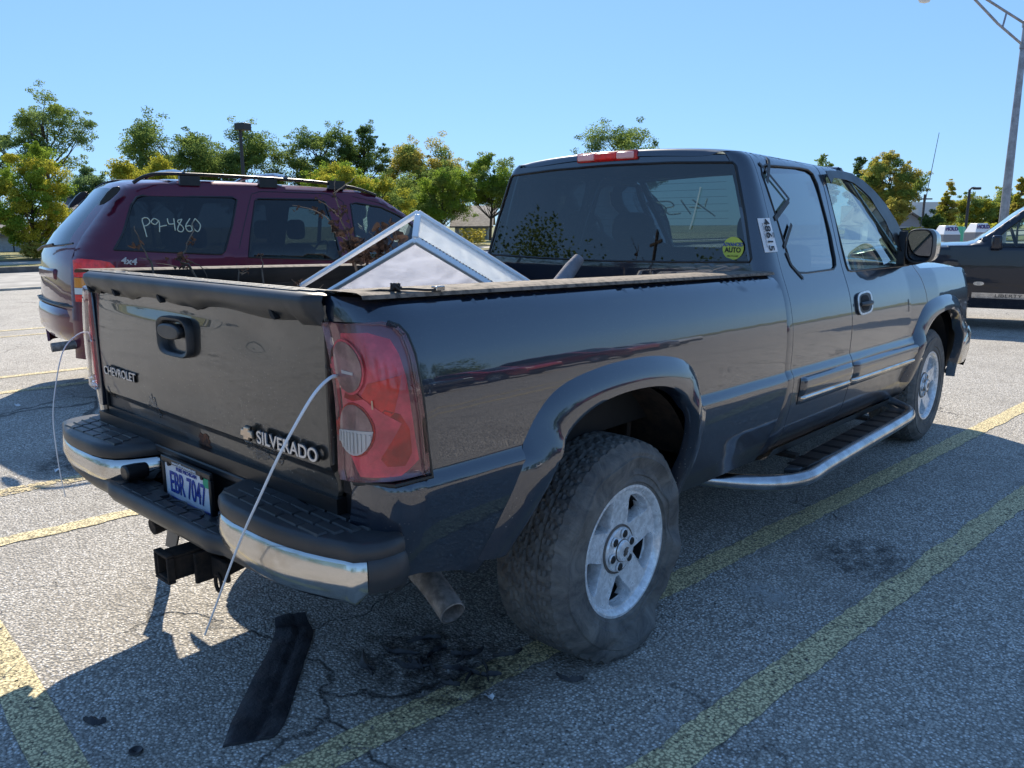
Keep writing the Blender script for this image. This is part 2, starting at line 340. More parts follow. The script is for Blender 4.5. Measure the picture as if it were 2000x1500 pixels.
def patch(name, mat, parent, F, outer, holes=(), du=.06, dv=.02, st=.02, off=0, thick=.012, flip=False, rows=()):
    """surface following F(u,v)->(x,y,z), trimmed by outline and holes, with a turned-in rim"""
    def nrm(u, v):
        e = .004; a = Vector(F(u + e, v)) - Vector(F(u - e, v)); b = Vector(F(u, v + e)) - Vector(F(u, v - e)); n = a.cross(b).normalized()
        return -n if flip else n
    loops = [resample(outer, st)] + [resample(h, st) for h in holes]
    P = []; E = []
    for L in loops:
        o = len(P); P += L; E += [(o + i, o + (i + 1) % len(L)) for i in range(len(L))]
    us = [p[0] for p in loops[0]]; vs = [p[1] for p in loops[0]]
    nb = len(P); bpts = list(P)
    vv = []; v = min(vs) + dv / 2
    while v < max(vs): vv.append(v); v += dv
    vv += [r for r in rows if min(vs) < r < max(vs)]
    for v in vv:
        u = min(us) + du / 2
        while u < max(us):
            q = (u, v)
            if inside(q, loops[0]) and not any(inside(q, h) for h in loops[1:]):
                if min((bq[0] - u) ** 2 + (bq[1] - v) ** 2 for bq in bpts) > (min(st, dv) * .6) ** 2: P.append(Vector(q))
            u += du
    r = delaunay_2d_cdt(P, E, [], 0, 1e-6)
    V2 = r[0]; T = []
    for f in r[2]:
        c = sum((V2[i] for i in f), Vector((0, 0))) / len(f)
        if inside(c, loops[0]) and not any(inside(c, h) for h in loops[1:]): T.append(tuple(f))
    NR = [nrm(*p) for p in V2]
    V = [Vector(F(*p)) + n * off for p, n in zip(V2, NR)]
    # orient
    if T:
        if sum((V[t[1]] - V[t[0]]).cross(V[t[2]] - V[t[0]]).dot(NR[t[0]]) for t in T) < 0: T = [t[::-1] for t in T]
    me = bpy.data.meshes.new(name)
    cn = list(NR)
    if thick:
        ec = {}
        for t in T:
            for i in range(len(t)):
                k = (t[i], t[(i + 1) % len(t)]); ec[k] = 1
        bd = [k for k in ec if (k[1], k[0]) not in ec]
        VV = list(V); TT = list(T)
        for a, b_ in bd:
            o = len(VV); na, nb_ = NR[a], NR[b_]
            VV += [V[a], V[b_], V[b_] - nb_ * thick, V[a] - na * thick]; TT.append((o + 1, o, o + 3, o + 2))
            d = (V[b_] - V[a]).cross(na); d = d.normalized() if d.length > 0 else na
            m1 = (d + na * .6).normalized(); cn += [m1, m1, d, d]
        V, T = VV, TT
    me.from_pydata([tuple(v) for v in V], [], T)
    for p in me.polygons: p.use_smooth = True
    me.normals_split_custom_set_from_vertices([tuple(n) for n in cn])
    me.materials.append(mat); o = bpy.data.objects.new(name, me); COL.objects.link(o); o.parent = parent
    return o
def text(name, s, size, mat, parent, org, ux, uy, ext=.002, bold=0, sx=1, align='CENTER', shear=0, sp=1):
    cu = bpy.data.curves.new(name, 'FONT'); cu.body = s; cu.size = size; cu.extrude = ext; cu.offset = bold; cu.align_x = align; cu.align_y = 'CENTER'; cu.shear = shear; cu.space_character = sp
    t = bpy.data.objects.new(name, cu); COL.objects.link(t); bpy.context.view_layer.update()
    me = bpy.data.meshes.new_from_object(t.evaluated_get(bpy.context.evaluated_depsgraph_get())); bpy.data.objects.remove(t)
    ux = Vector(ux); uy = Vector(uy); uz = ux.cross(uy); org = Vector(org)
    for v in me.vertices: v.co = org + ux * v.co.x * sx + uy * v.co.y + uz * v.co.z
    me.name = name; me.materials.clear(); me.materials.append(mat); o = bpy.data.objects.new(name, me); COL.objects.link(o); o.parent = parent; return o
# ================================================================== PICKUP TRUCK
SL = .022
BED = [(.36, .80), (.40, .835), (.50, .889), (.605, .928), (.70, .955), (.76, .965), (.785, .967), (.800, .961), (.816, .950), (.826, .947), (.90, .949), (.95, .950), (1.0, .948), (1.05, .943), (1.11, .933), (1.16, .919), (1.20, .903), (1.227, .885), (1.24, .868), (1.25, .84), (1.256, .80)]
CABP = [(.36, .80), (.40, .835), (.46, .880), (.54, .920), (.65, .943), (.74, .953), (.785, .955), (.800, .950), (.816, .939), (.826, .936), (.93, .939), (1.0, .937), (1.05, .930), (1.115, .917), (1.16, .903), (1.20, .888), (1.235, .874), (1.27, .861), (1.37, .829), (1.50, .790), (1.626, .749), (1.70, .722), (1.74, .704), (1.765, .686), (1.785, .66), (1.80, .60)]
def lerp_t(T, z):
    if z <= T[0][0]: return T[0][1]
    for (a, b), (c, d) in zip(T, T[1:]):
        if z <= c: return b + (d - b) * (z - a) / (c - a)
    return T[-1][1]
def prof(T, z):
    w = .028 if (z > .88 or z < .74) else .005
    if .835 < z <= .88: w = .005 + .023 * (z - .835) / .045
    if .74 <= z < .77: w = .028 - .023 * (z - .74) / .03
    if z > 1.20 and T is BED: w = .008
    if z > 1.74: w = .01
    return sum(lerp_t(T, z + w * (k - 3) / 3) * c for k, c in enumerate((1, 3, 5, 6, 5, 3, 1))) / 24
def zz(y, z): return z - SL * (y - 1.2)     # rake: reference height -> world height
def XB(y, z): return prof(BED, z + SL * (y - 1.2))
def XC(y, z):
    x = prof(CABP, z + SL * (y - 1.2))
    if y > 3.0: x += .03 * min(1, (y - 3.0) / .5) * (1 if z < 1.15 else max(0, 1 - (z - 1.15) / .1))
    if y > 4.2: x -= (y - 4.2) ** 2 * .9
    return x
CP = [(0, -.90, 0), (.04, -.94, .003), (.077, -.975, .015), (.115, -1.005, .042), (.155, -1.022, .08), (.235, -1.03, .158)]
def crv(s, k):
    for a, b in zip(CP, CP[1:]):
        if s <= b[0]: return a[k] + (b[k] - a[k]) * (s - a[0]) / (b[0] - a[0])
    return CP[-1][k]
def GB(s, z):
    if s >= -.002: return (XB(s - .90, z), s - .90, z)
    ks = [max(0, -s + d) for d in (-.02, -.01, 0, .01, .02)]
    return (XB(-.90, z) - sum(crv(k, 2) for k in ks) / 5, sum(crv(k, 1) for k in ks) / 5, z)
def mirror(F): return lambda u, v: (lambda p: (-p[0], p[1], p[2]))(F(u, v))
TR = thing('pickup_truck', 'dark blue-black extended cab pickup truck with a flat rear tyre, parked in the middle foreground', 'pickup truck')
YB = 1.195   # front end of the bed
flo = [(-.673, .545), (-.63, .66), (-.585, .77), (-.535, .88), (-.46, .965), (-.36, 1.012), (-.183, 1.036), (.0, 1.04), (.15, 1.030), (.30, 1.0), (.395, .945), (.445, .86), (.475, .74), (.49, .62), (.49, .52), (.47, .45)]
fli = [(-.585, .54), (-.54, .62), (-.475, .735), (-.425, .82), (-.35, .885), (-.25, .925), (-.12, .943), (.03, .942), (.16, .925), (.27, .885), (.34, .825), (.375, .745), (.39, .65), (.39, .58), (.385, .52), (.37, .44)]
def crom(pts, t):
    n = len(pts) - 1; i = min(int(t * n), n - 1); f = t * n - i
    p = [pts[max(0, min(n, i + k))] for k in (-1, 0, 1, 2)]
    return [.5 * (2 * p[1][c] + (p[2][c] - p[0][c]) * f + (2 * p[0][c] - 5 * p[1][c] + 4 * p[2][c] - p[3][c]) * f * f + (3 * p[1][c] - p[0][c] - 3 * p[2][c] + p[3][c]) * f ** 3) for c in range(len(pts[0]))]
def flare(name, outer, inner, XF, parent, dy=0, dz=0, bulge=.036):
    P = []
    for i in range(57):
        t = i / 56; o = crom(outer, t); n = crom(inner, t); row = []
        ob = Vector((XF(o[0] + dy, o[1] + dz), o[0] + dy, o[1] + dz)); nb = Vector((XF(n[0] + dy, max(n[1], .5) + dz), n[0] + dy, n[1] + dz))
        for k in range(11):
            f = k / 10; p = ob.lerp(nb, f); p.x += -.004 + bulge * (sin(min(1, f * 1.15 + .02) * pi * .5) ** .8); row.append(p)
        c = Vector((0, n[0] - (o[0] - n[0]) * .12, n[1] - (o[1] - n[1]) * .12))
        row.append(Vector((row[-1].x - .006, c.y + dy + (n[0] - c.y) * .6, c.z + dz + (n[1] - c.z) * .6))); row.append(Vector((row[-1].x - .05, c.y + dy, c.z + dz)))
        P.append(row)
    b = MB(); b.grid(P); return b
GBL = lambda s, z: (lambda p: (-p[0] + (.012 if s < 0 else 0) * min(1, -s * 10), p[1] + (.034 * min(1, -s / .15) if s < 0 else 0), p[2]))(GB(s, z))
for sd in (1, -1):
    fx = (lambda F: F) if sd == 1 else (lambda F: GBL if F is GB else mirror(F))
    bed = thing('bed_side', '', '') if False else None
    arch = [((a[0] + b_[0]) / 2 + .9, (a[1] + b_[1]) / 2) for a, b_ in zip(flo, fli)]
    zt = lambda s: zz(s - .9, 1.248)
    lamp_t = [(-.235, 1.241), (-.075, 1.241), (-.052, 1.232), (-.036, 1.21), (-.027, 1.165), (-.020, 1.05), (-.008, .93), (.0, .862)]
    out = [(-.235, zt(-.235)), (-.235, 1.238)] + lamp_t[1:] + [(-.10, .853), (-.235, .845), (-.235, .60), (-.1, .595), (0, .59), (.17, .535), (.245, .49)] + arch + \
          [(1.25, .425), (1.6, .41), (YB + .9, .40), (YB + .9, zz(YB, 1.20)), (YB + .885, zz(YB, 1.232)), (YB + .86, zz(YB, 1.247)), (1.0, zt(1.0))]
    o = patch('bed_side', PAINT, TR, fx(GB), out, rows=[.795 + .0 * k for k in ()] + [.80, .81, .82, .83, .84, .85, .86], du=.05, dv=.016, st=.022, flip=(sd == -1), thick=.02)
    fl = flare('fender_flare', flo, fli, XB, TR)
    if sd == -1: fl.v = [(-x, y, z) for x, y, z in fl.v]
    fo = fl.build('fender_flare', PAINT, TR, sharp=50)
    # chrome-like bright moulding under the crease is part of the paint; tail lamp
    q = []
    lamp = [(-.232, .856)] + [(-.232, 1.236), (-.08, 1.236)] + [(a - .005, b_ - .004) for a, b_ in lamp_t[2:]] + [(-.01, .868), (-.10, .860)]
    tl = patch('tail_light', LCLR, TR, fx(GB), lamp, off=.004, du=.03, dv=.03, thick=.03, flip=(sd == -1))
    def lp(name, mat, poly, off, it=2):
        return patch(name, mat, tl, fx(GB), smoothpoly(poly, it) if it else poly, off=off, du=.03, dv=.03, thick=.003, flip=(sd == -1))
    lp('red_reflector', LPINK, [(-.228, 1.212), (-.078, 1.218), (-.052, 1.15), (-.043, 1.0), (-.022, .878), (-.222, .864)], .0065, 1)
    if sd == 1:
        lp('red_wedge', LRED2, [(-.135, 1.10), (-.06, 1.118), (-.085, 1.03), (-.115, 1.0), (-.155, 1.07)], .0095, 0)
        lp('red_wedge', LRED, [(-.12, 1.045), (-.055, 1.02), (-.045, .90), (-.12, .90), (-.10, .97)], .0095, 1)
        lp('red_wedge', LPINK, [(-.205, 1.06), (-.15, 1.062), (-.07, 1.005), (-.11, .93), (-.145, .90), (-.14, 1.01)], .012, 0)
        lp('painted_reflection_band', LRED, [(-.20, 1.082), (-.165, 1.072), (-.15, 1.062), (-.18, 1.055), (-.21, 1.06)], .0125, 0)  # reflection in the lens, painted on as a red patch
        c1 = [(-.185 + .043 * cos(a), 1.135 + .060 * sin(a)) for a in [k * pi / 12 for k in range(24)]]
        c2 = [(-.180 + .050 * cos(a), .985 + .062 * sin(a)) for a in [k * pi / 12 for k in range(24)]]
        c1 = [(max(-.230, a), b_) for a, b_ in c1]; c2 = [(max(-.230, a), b_) for a, b_ in c2]
        lp('lamp_ring', LPINK, [(-.185 + (a + .185) * 1.1, 1.135 + (b_ - 1.135) * 1.1) for a, b_ in c1], .014, 0)
        lp('clear_bulb_lens', LGREY, c1, .017, 0)
        lp('lamp_ring', LRED, [(-.18 + (a + .18) * 1.08, .985 + (b_ - .985) * 1.08) for a, b_ in c2], .014, 0)
        lp('clear_bulb_lens', LGREY, [p for p in c2], .017, 0)
        lp('reversing_lens', WLENS, [(-.229, .982), (-.128, .988)] + [p for p in c2 if p[1] < .982][::-1], .020, 0)
        for k in range(9):
            s0 = -.222 + k * .011; h = .060 * sqrt(max(0, 1 - ((s0 + .18) / .050) ** 2))
            if h > .012: lp('lens_rib', WLENS, [(s0 - .002, .980), (s0 + .002, .980), (s0 + .002, .985 - h * .93), (s0 - .002, .985 - h * .93)], .0235, 0)
        lp('painted_glint', WLENS, [(-.20, 1.128), (-.165, 1.124), (-.165, 1.118), (-.20, 1.12)], .019, 0)  # highlights on the bulbs, painted on as small pale and gold patches
        lp('painted_glint', GOLD, [(-.13, 1.06), (-.127, 1.06), (-.127, 1.04), (-.13, 1.04)], .014, 0)
    cv = patch('clear_cover', LENSG, tl, fx(GB), lamp, off=.027, du=.03, dv=.03, thick=.022, flip=(sd == -1))
    b = MB()
    P = [Vector(fx(GB)(s, z)) for s, z in lamp_t + [(-.10, .855), (-.235, .846)]]
    b.tube([p + Vector((sd * .016, 0, 0)) for p in P[1:]], .0065, 6); b.build('lamp_seal', BLK, tl)
    # bed wall inside, rail cap
    b = MB(); x0 = .80
    pts = []
    for k in range(15):
        y = -1.02 + (YB + 1.02) * k / 14; t = zz(y, 1.252)
        bump_ = .0
        pts.append([Vector((sd * xx, y, z2)) for xx, z2 in ((.876, t - .006), (.872, t + .004), (.855, t + .009), (.80, t + .010), (.735, t + .010), (.722, t + .004), (.720, t - .03), (.735, t - .06))])
    b.grid([r_[:6] for r_ in pts]); b.build('bed_rail_cap', DUSTY, TR)
    b = MB(); b.grid([[p + Vector((0, 0, -.0005)) for p in r_[5:]] for r_ in pts]); b.build('liner_lip', LINER, TR)
    b = MB(); b.box((min(sd * .735, sd * .75), -1.0, .74), (max(sd * .735, sd * .75), YB, 1.235)); b.build('bed_inner_wall', LINER, TR)
    b = MB(); b.box((min(sd * .45, sd * .74), -.40, .74), (max(sd * .45, sd * .74), .40, .95)); b.build('wheel_housing', BLKPL, TR, bevel=.05, seg=3)
    # wheel well: dark rusty half barrel
    b = MB(); b.lathe([(.52, .50), (.90, .50)], 24, Matrix.Translation((0, 0, .44)), pi * .10, pi * .90); b.v = [(sd * x, y, z) for x, y, z in b.v]; b.build('wheel_well', RUST, TR)
    b = MB(); b.box((min(sd * .50, sd * .52), -.55, .45), (max(sd * .50, sd * .52), .55, .95)); b.build('inner_fender', RUST, TR)
    b = MB(); b.box((min(sd * .42, sd * .50), -1.0, .50), (max(sd * .42, sd * .50), 4.2, .62)); b.build('frame_rail', RUST, TR, bevel=.01)
    b = MB(); b.tube([(sd * .60, .16, .45), (sd * .58, .26, .90)], .022, 8); b.tube([(sd * .72, .30, .5), (sd * .70, .36, .80)], .012, 6); b.build('shock_absorber', RUST, TR)
    # jamb closing the gap beside the lamp
    b = MB(); b.box((min(sd * .755, sd * .79), -1.012, .80), (max(sd * .755, sd * .79), -.95, 1.26)); b.build('tailgate_jamb', RUST if sd == 1 else PAINT, TR, bevel=.004)
b = MB(); b.tube([(.763, -1.03, 1.19), (.763, -1.014, 1.19)], .011, 6); b.build('striker_bolt', CHROME, TR)
b = MB(); b.tube([(.768, -1.025, 1.095), (.768, -1.012, 1.095)], .022, 12); b.build('striker_bolt', CHROME, TR)
b = MB(); b.tube([(.775, -1.02, 1.04), (.782, -1.03, 1.02), (.778, -1.025, .99), (.785, -1.02, .96), (.78, -1.02, .92), (.79, -1.03, .86)], .006, 6); b.build('tailgate_cable', BLK, TR)
b = MB(); b.box((-.74, -1.0, .745), (.74, YB, .765)); b.build('bed_floor', BLKPL, TR)
for k in range(9):
    pass
b = MB(); b.box((-.86, YB - .03, .62), (.86, YB, 1.225)); b.box((-.86, YB - .05, 1.205), (.86, YB + .003, zz(YB, 1.246))); b.build('bed_front_wall', BLKPL, TR, bevel=.006)
b = MB()
b.box((-.83, .1, .50), (.83, 4.1, .54)); b.box((-.80, -.95, .66), (.80, .1, .70)); b.build('underbody', DARK, TR)
b = MB(); b.tube([(-.80, 0, .385), (.80, 0, .385)], .045, 12); b.tube([(-.16, 0, .385), (.16, 0, .385)], .13, 14); b.tube([(0, 0, .42), (.05, 2.0, .5)], .035, 8)
b.build('axle', RUST, TR); b = MB(); b.tube([(-.78, 3.645, .40), (.78, 3.645, .40)], .05, 10); b.build('axle', RUST, TR)
b = MB(); b.lathe([(-.11, .20), (-.12, .30), (-.08, .36), (0, .375), (.08, .36), (.12, .30), (.11, .20), (-.11, .20)], 32, Matrix.Translation((0, -.62, .60)) @ Matrix.Rotation(pi / 2, 4, 'Y')); b.build('spare_tyre', TYRE, TR)
# ---------------- tailgate
TG = bpy.data.objects.new('tailgate', None); COL.objects.link(TG); TG.parent = TR
def FT(x, z):
    f = 1 - (abs(x) / .80) ** 4 * .4
    y = -1.032 + .034 * (.74 - x) / 1.48 - .012 * f * (1 - ((z - 1.0) / .26) ** 2 * .6)
    if z < .862: y += .020 * min(1, (.862 - z) / .022)       # step to the lower ledge
    # dents under the cap
    y += .005 * math.exp(-(((x - .42) / .12) ** 2 + ((z - 1.17) / .05) ** 2)) + .007 * math.exp(-(((x + .2) / .3) ** 2 + ((z - 1.2) / .02) ** 2)) + .006 * math.exp(-(((x - .05) / .2) ** 2 + ((z - .95) / .05) ** 2))
    return (x, y, z)
for o in [patch('skin', PAINT_T, TG, FT, [(-.742, .785), (.735, .785), (.742, .80), (.742, 1.275), (.735, 1.28), (-.73, 1.28), (-.742, 1.27)], du=.04, dv=.02, st=.025, thick=.045, rows=(.838, .845, .852, .86, .866))]: pass
b = MB(); b.box((-.745, -.99, .79), (.735, -.965, 1.275)); b.build('inner_panel', BLKPL, TG)
# cap with wavy lower lip and tread pattern
P = []
for i in range(121):
    x = -.735 + 1.485 * i / 120; u = i / 120
    lip = 1.232 + .006 * cos(u * 2 * pi * 3) - (.012 if i > 112 or i < 6 else 0)
    for c in (.24, .56):
        lip -= .009 * math.exp(-((u - c) / .022) ** 2)
    e = min(1, (1 - u) / .018, u / .012) ** .5 if 0 < u < 1 else 0
    yb = -1.045 - .040 * e; r = .006
    q_ = .034 * (.74 - x) / 1.48; yb += q_
    P.append([(x, -.985 + q_, 1.285), (x, -.99 + q_, 1.302 - r * (1 - e)), (x, yb + .022, 1.306 - r * (1 - e)), (x, yb + .004, 1.298), (x, yb, 1.285), (x, yb + .008, (lip + 1.285) / 2), (x, -1.049 + q_, lip + .004), (x, -1.044 + q_, lip)])
b = MB(); b.grid(P); o = b.build('tailgate_cap', BLKPL, TG, sharp=60)
b = MB()
random.seed(3)
for r, (ya, yb) in enumerate(((-1.058, -1.046), (-1.040, -1.024), (-1.018, -1.002))):
    x = -.72 + .05 * r
    while x < .66:
        q_ = .034 * (.74 - x) / 1.48 + .002; b.box((x, ya + q_, 1.304), (x + .105, yb + q_, 1.3095)); x += .115
b.build('tread_pad', pbr('greyed_tread_plastic', (.09, .095, .10), .55, var=.3, vs=30, bs=.4, bsc=200), o, bevel=.002)
b = MB()
for x in (-.69, -.46, -.10, .57):
    q_ = .034 * (.74 - x) / 1.48
    b.prism([(x + dx, 1.246 + dz_) for dx, dz_ in ((-.014, .010), (-.004, .012), (.016, -.010), (.010, -.014), (-.006, -.006))], 1, -1.077 + q_, -1.0605 + q_)
b.build('cap_screw_slot', DARK, o)
# handle
HX, HZ = -.055, 1.128
b = MB(); ro_ = rrect(HX, HZ, .106, .063, 4)
ri_ = [Vector((HX + (p[0] - HX) * .80, HZ + (p[1] - HZ) * .74)) for p in ro_]
n = len(ro_); rows_ = []
for (f, y) in ((1.0, -1.024), (1.0, -1.042), (.95, -1.049), (.86, -1.047), (.80, -1.040), (.78, -1.023), (.70, -1.016), (.02, -1.014)):
    rows_.append([(HX + (p[0] - HX) * f, y, HZ + (p[1] - HZ) * (f if f > .9 else f - .04)) for p in ro_])
b.grid(rows_, cv=True); h = b.build('tailgate_handle', BLKPL, TG, sharp=50)
b = MB(); b.prism(smoothpoly([(HX - .078, HZ + .042), (HX + .070, HZ + .042), (HX + .066, HZ - .006), (HX - .074, HZ - .008)], 2), 1, -1.058, -1.035); b.build('handle_flap', BLKPL, h, bevel=.006, seg=3)
# lettering
text('maker_lettering', 'CHEVROLET', .043, BADGE, TG, (-.545, -1.0215, .948), (1, 0, 0), (0, 0, 1), .003, .0002, 1.12)
text('maker_lettering_backing', 'CHEVROLET', .043, BLK, TG, (-.5445, -1.019, .9475), (1, 0, 0), (0, 0, 1), .003, .0022, 1.12)
text('model_lettering', 'SILVERADO', .050, BADGE, TG, (.572, -1.0545, .896), (1, 0, 0), (0, 0, 1), .003, .0006, 1.12)
text('model_lettering_backing', 'SILVERADO', .050, BLK, TG, (.572, -1.051, .8955), (1, 0, 0), (0, 0, 1), .003, .0026, 1.12)
def bow(cx, cz, w, h, y0, y1):
    b = MB(); b.prism([(cx + dx * w, cz + dz_ * h) for dx, dz_ in ((-.5, -.26), (-.22, -.26), (-.26, -.5), (.16, -.5), (.20, -.26), (.5, -.26), (.42, .26), (.20, .26), (.24, .5), (-.16, .5), (-.20, .26), (-.42, .26))], 1, y0, y1); return b
bow(.372, .897, .062, .036, -1.058, -1.045).build('maker_emblem', GOLD, TG, bevel=.002)
bow(.372, .8965, .070, .044, -1.053, -1.045).build('emblem_backing', BLK, TG, bevel=.002)
# rust and peeling on the lower edge
random.seed(11)
def blotch(name, mat, cx, cz, rx, rz, n=34, off=.0015, rough=.35, par=TG):
    poly = [(cx + rx * cos(a) * (1 + rough * (random.random() - .5) * 2), cz + rz * sin(a) * (1 + rough * (random.random() - .5) * 2)) for a in [2 * pi * k / n for k in range(n)]]
    return patch(name, mat, par, FT, poly, du=.02, dv=.02, st=.01, off=off, thick=.003)
PEEL = pbr('peeling_paint', (.03, .04, .05), .25, .4, .6, col2=(.10, .08, .06), vs=40, t0=.45, t1=.6, bs=1, bsc=45, bd=.02)
blotch('peeling_paint', PEEL, .37, .842, .065, .030); blotch('peeling_paint', PEEL, .475, .845, .022, .022); blotch('peeling_paint', PEEL, -.30, .865, .035, .035)
blotch('rust_patch', RUSTP, .02, .80, .04, .022, 20); blotch('peeling_paint', PEEL, -.70, .83, .04, .04)
SCUFF = pbr('scuffed_clear_coat', (.20, .18, .14), .6, 0, .2, col2=(.03, .03, .03), vs=40, t0=.4, t1=.62)
for cx, cz, rx, rz in ((-.55, 1.205, .05, .005), (-.35, 1.195, .03, .003), (.0, 1.205, .05, .005), (.28, 1.19, .04, .003)):
    blotch('scuff', SCUFF, cx, cz, rx, rz, 30, .001, .5)
# ---------------- rear bumper
BU = bpy.data.objects.new('rear_bumper', None); COL.objects.link(BU); BU.parent = TR
def bout(x):   # plan outline of the bumper (rear face)
    a = abs(x)
    if a < .60: return -1.172
    if a < .90: t = (a - .60) / .30; return -1.172 + .062 * t * t
    t = min(1, (a - .90) / .065); return -1.110 + .13 * (1 - sqrt(max(0, 1 - t * t)))
def pz(x): return .735 - .018 * abs(x)
for sd in (1, -1):
    # plan path of the side section, from inner notch corner outward to the body side
    path = [(.285, -1.02), (.30, -1.06), (.325, -1.11), (.36, -1.145), (.41, -1.165)] + [(x, bout(x)) for x in (.47, .53, .60, .66, .72, .78, .84, .89)] + [(.915, -1.108), (.937, -1.085), (.952, -1.055), (.957, -1.02), (.955, -.985), (.93, -.97)]
    poly = [(sd * x, y) for x, y in path]
    # chrome face
    b = MB(); P = []
    for i, (x, y) in enumerate(path):
        t = i / (len(path) - 1); j = min(i + 1, len(path) - 1); k = max(i - 1, 0)
        tx, ty = path[j][0] - path[k][0], path[j][1] - path[k][1]; l = sqrt(tx * tx + ty * ty); nx, ny = ty / l, -tx / l
        zb = .608 - (.036 if sd == 1 else .0) * min(1, max(0, x - .36) / .22)
        if x > .93: zb = .60
        row = []
        for f, o_ in ((0, -.02), (.04, -.004), (.15, .004), (.5, .010), (.85, .002), (.96, -.01), (1, -.03)):
            row.append((sd * (x + nx * o_), y + ny * o_, .700 + (zb - .700) * f))
        P.append(row)
    b.grid(P[:-4]); b.build('chrome_bar', CHROME, BU, sharp=60)
    b = MB(); Q = [[(sd * (abs(p[0]) + .004), p[1], p[2]) for p in r] for r in P[-5:]]; b.grid(Q); b.build('bumper_end_cap', BLKPL, BU, sharp=60)
    # top pad
    b = MB(); inner = [(.965, -.80), (.80, -.98), (.30, -.975)]
    pp = [(x, y) for x, y in path] + [(.85, -.99), (.80, -.985), (.72, -.975), (.27, -.975)]
    rows_ = []
    cx_, cy_ = .62, -1.04
    for f, z in ((1.0, .700), (1.015, .706), (1.02, .720), (1.0, .736), (.965, .743), (.90, .745), (0, .745)):
        rows_.append([(sd * (cx_ + (x - cx_) * (f if f < 1 else 1 + (f - 1) * .5)), cy_ + (y - cy_) * (f if y < -1.0 else min(f, 1)), z + (-.018 * (x - .3))) for x, y in pp])
    b.grid(rows_, cv=True); b.build('step_pad', BLKPL, BU, sharp=50)
    b = MB()
    for r_ in range(4):
        y0 = -1.135 + r_ * .036
        x = .36 + .02 * r_
        while x < .86 - .02 * (3 - r_):
            L = .085; zc = .743 - .018 * (x - .3)
            b.add([(sd * x, y0, zc), (sd * (x + L), y0, zc - .0015), (sd * (x + L), y0 + .030, zc - .0015), (sd * x, y0 + .030, zc), (sd * (x + .003), y0 + .003, zc + .0065), (sd * (x + L - .003), y0 + .003, zc + .005), (sd * (x + L - .003), y0 + .027, zc + .005), (sd * (x + .003), y0 + .027, zc + .0065)],
                  [(0, 1, 5, 4), (1, 2, 6, 5), (2, 3, 7, 6), (3, 0, 4, 7), (4, 5, 6, 7)]); x += L + .007
    b.build('pad_tread', BLKPL, BU, smooth=False)
# centre: step shelf, valance, back wall, bridge
b = MB(); P = []
for i in range(61):
    x = -.88 + 1.76 * i / 60; a = abs(x); y = bout(x) - .006; e = max(0, (a - .50) / .38); up = .02 * e; th = max(.012, .056 * (1 - e ** 1.5))
    ys = -1.02
    y += .016 * min(1, max(0, (a - .33) / .05))
    P.append([(x, ys, .592), (x, y + .05, .615), (x, y + .012, .626), (x, y - .001, .618), (x, y - .004, .618 - th * .5), (x, y + .010, .618 - th * .92), (x, y + .05, .618 - th), (x, -1.0, .618 - th)])
b.grid(P); b.build('lower_step', BLKPL, BU, sharp=60)
b = MB()
for r_ in range(3):
    y0 = -1.155 + r_ * .042; x = -.62 + .03 * r_
    while x < .52:
        if not (-.17 < x < .16 and r_ > 0): b.box((x, y0, .60), (x + .075, y0 + .034, .6255 - .0075 * r_))
        x += .083
b.build('step_tread', BLKPL, BU, bevel=.002)
for r_, x in enumerate((-.11, 0, .11)):
    b = MB(); b.tube([(x + .045 * cos(t * pi / 12), -1.105 + .028 * sin(t * pi / 12), .612) for t in range(25)], .0035, 6); b.build('oval_embossing', BLKPL, BU)
b = MB(); b.box((-.29, -1.015, .58), (.29, -.99, .728)); b.build('notch_wall', BLK, BU)
b = MB(); b.box((-.30, -1.03, .715), (.30, -.965, .742)); b.build('bridge_trim', BLKPL, BU, bevel=.008, seg=3)
b = MB(); b.prism(smoothpoly([(-.335, .682), (-.275, .682), (-.275, .63), (-.335, .63)], 2), 1, -1.135, -1.06); b.build('plug_socket_cover', BLK, BU, bevel=.006)
random.seed(5)
b = MB()
for k in range(14):
    x, z = -.26 + random.gauss(0, .03) - .12 * (k > 9), .665 + random.gauss(0, .018); y = bout(x) - .0125 if x < -.41 else -1.12 + (x + .33) * .55
# licence plate
PL = bpy.data.objects.new('licence_plate', None); COL.objects.link(PL); PL.parent = TR
py = -1.062
b = MB(); b.box((-.152, py - .001, .590), (.152, py + .004, .728)); b.build('plate_sheet', PLATEW, PL)
b = MB()
for a, c in (((-.163, .576), (.163, .598)), ((-.163, .716), (.163, .736)), ((-.163, .598), (-.149, .716)), ((.149, .598), (.163, .716))):
    b.box((a[0], py - .008, a[1]), (c[0], py + .006, c[1]))
b.build('plate_frame', BLK, PL, bevel=.003)
b = MB(); b.prism([(-.149, .598), (.149, .598), (.149, .606), (.0, .602), (-.149, .606)], 1, py - .004, py - .0012); b.build('plate_wave', PLATEB, PL, smooth=False)
text('plate_number', 'EBR 7047', .100, PLATEB, PL, (0, py - .003, .652), (1, 0, 0), (0, 0, 1), .001, .0004, .60)
text('plate_slogan', 'PURE MICHIGAN', .018, PLATEB, PL, (0, py - .003, .704), (1, 0, 0), (0, 0, 1), .0008, 0, 1)
text('frame_lettering', 'JEFFERSON', .020, STICK, PL, (0, py - .0095, .5865), (1, 0, 0), (0, 0, 1), .0008, 0, 1.15)
text('frame_lettering', 'www.jeffersonauto.net', .015, STICK, PL, (0, py - .0095, .7255), (1, 0, 0), (0, 0, 1), .0008, 0, 1.15)
b = MB(); b.box((.110, py - .004, .685), (.146, py - .0015, .714)); b.build('plate_sticker', GREENS, PL)
b = MB()
for x in (-.11, .11): b.tube([(x, py - .009, .715), (x, py, .715)], .008, 8)
b.build('plate_screw', RUST, PL)
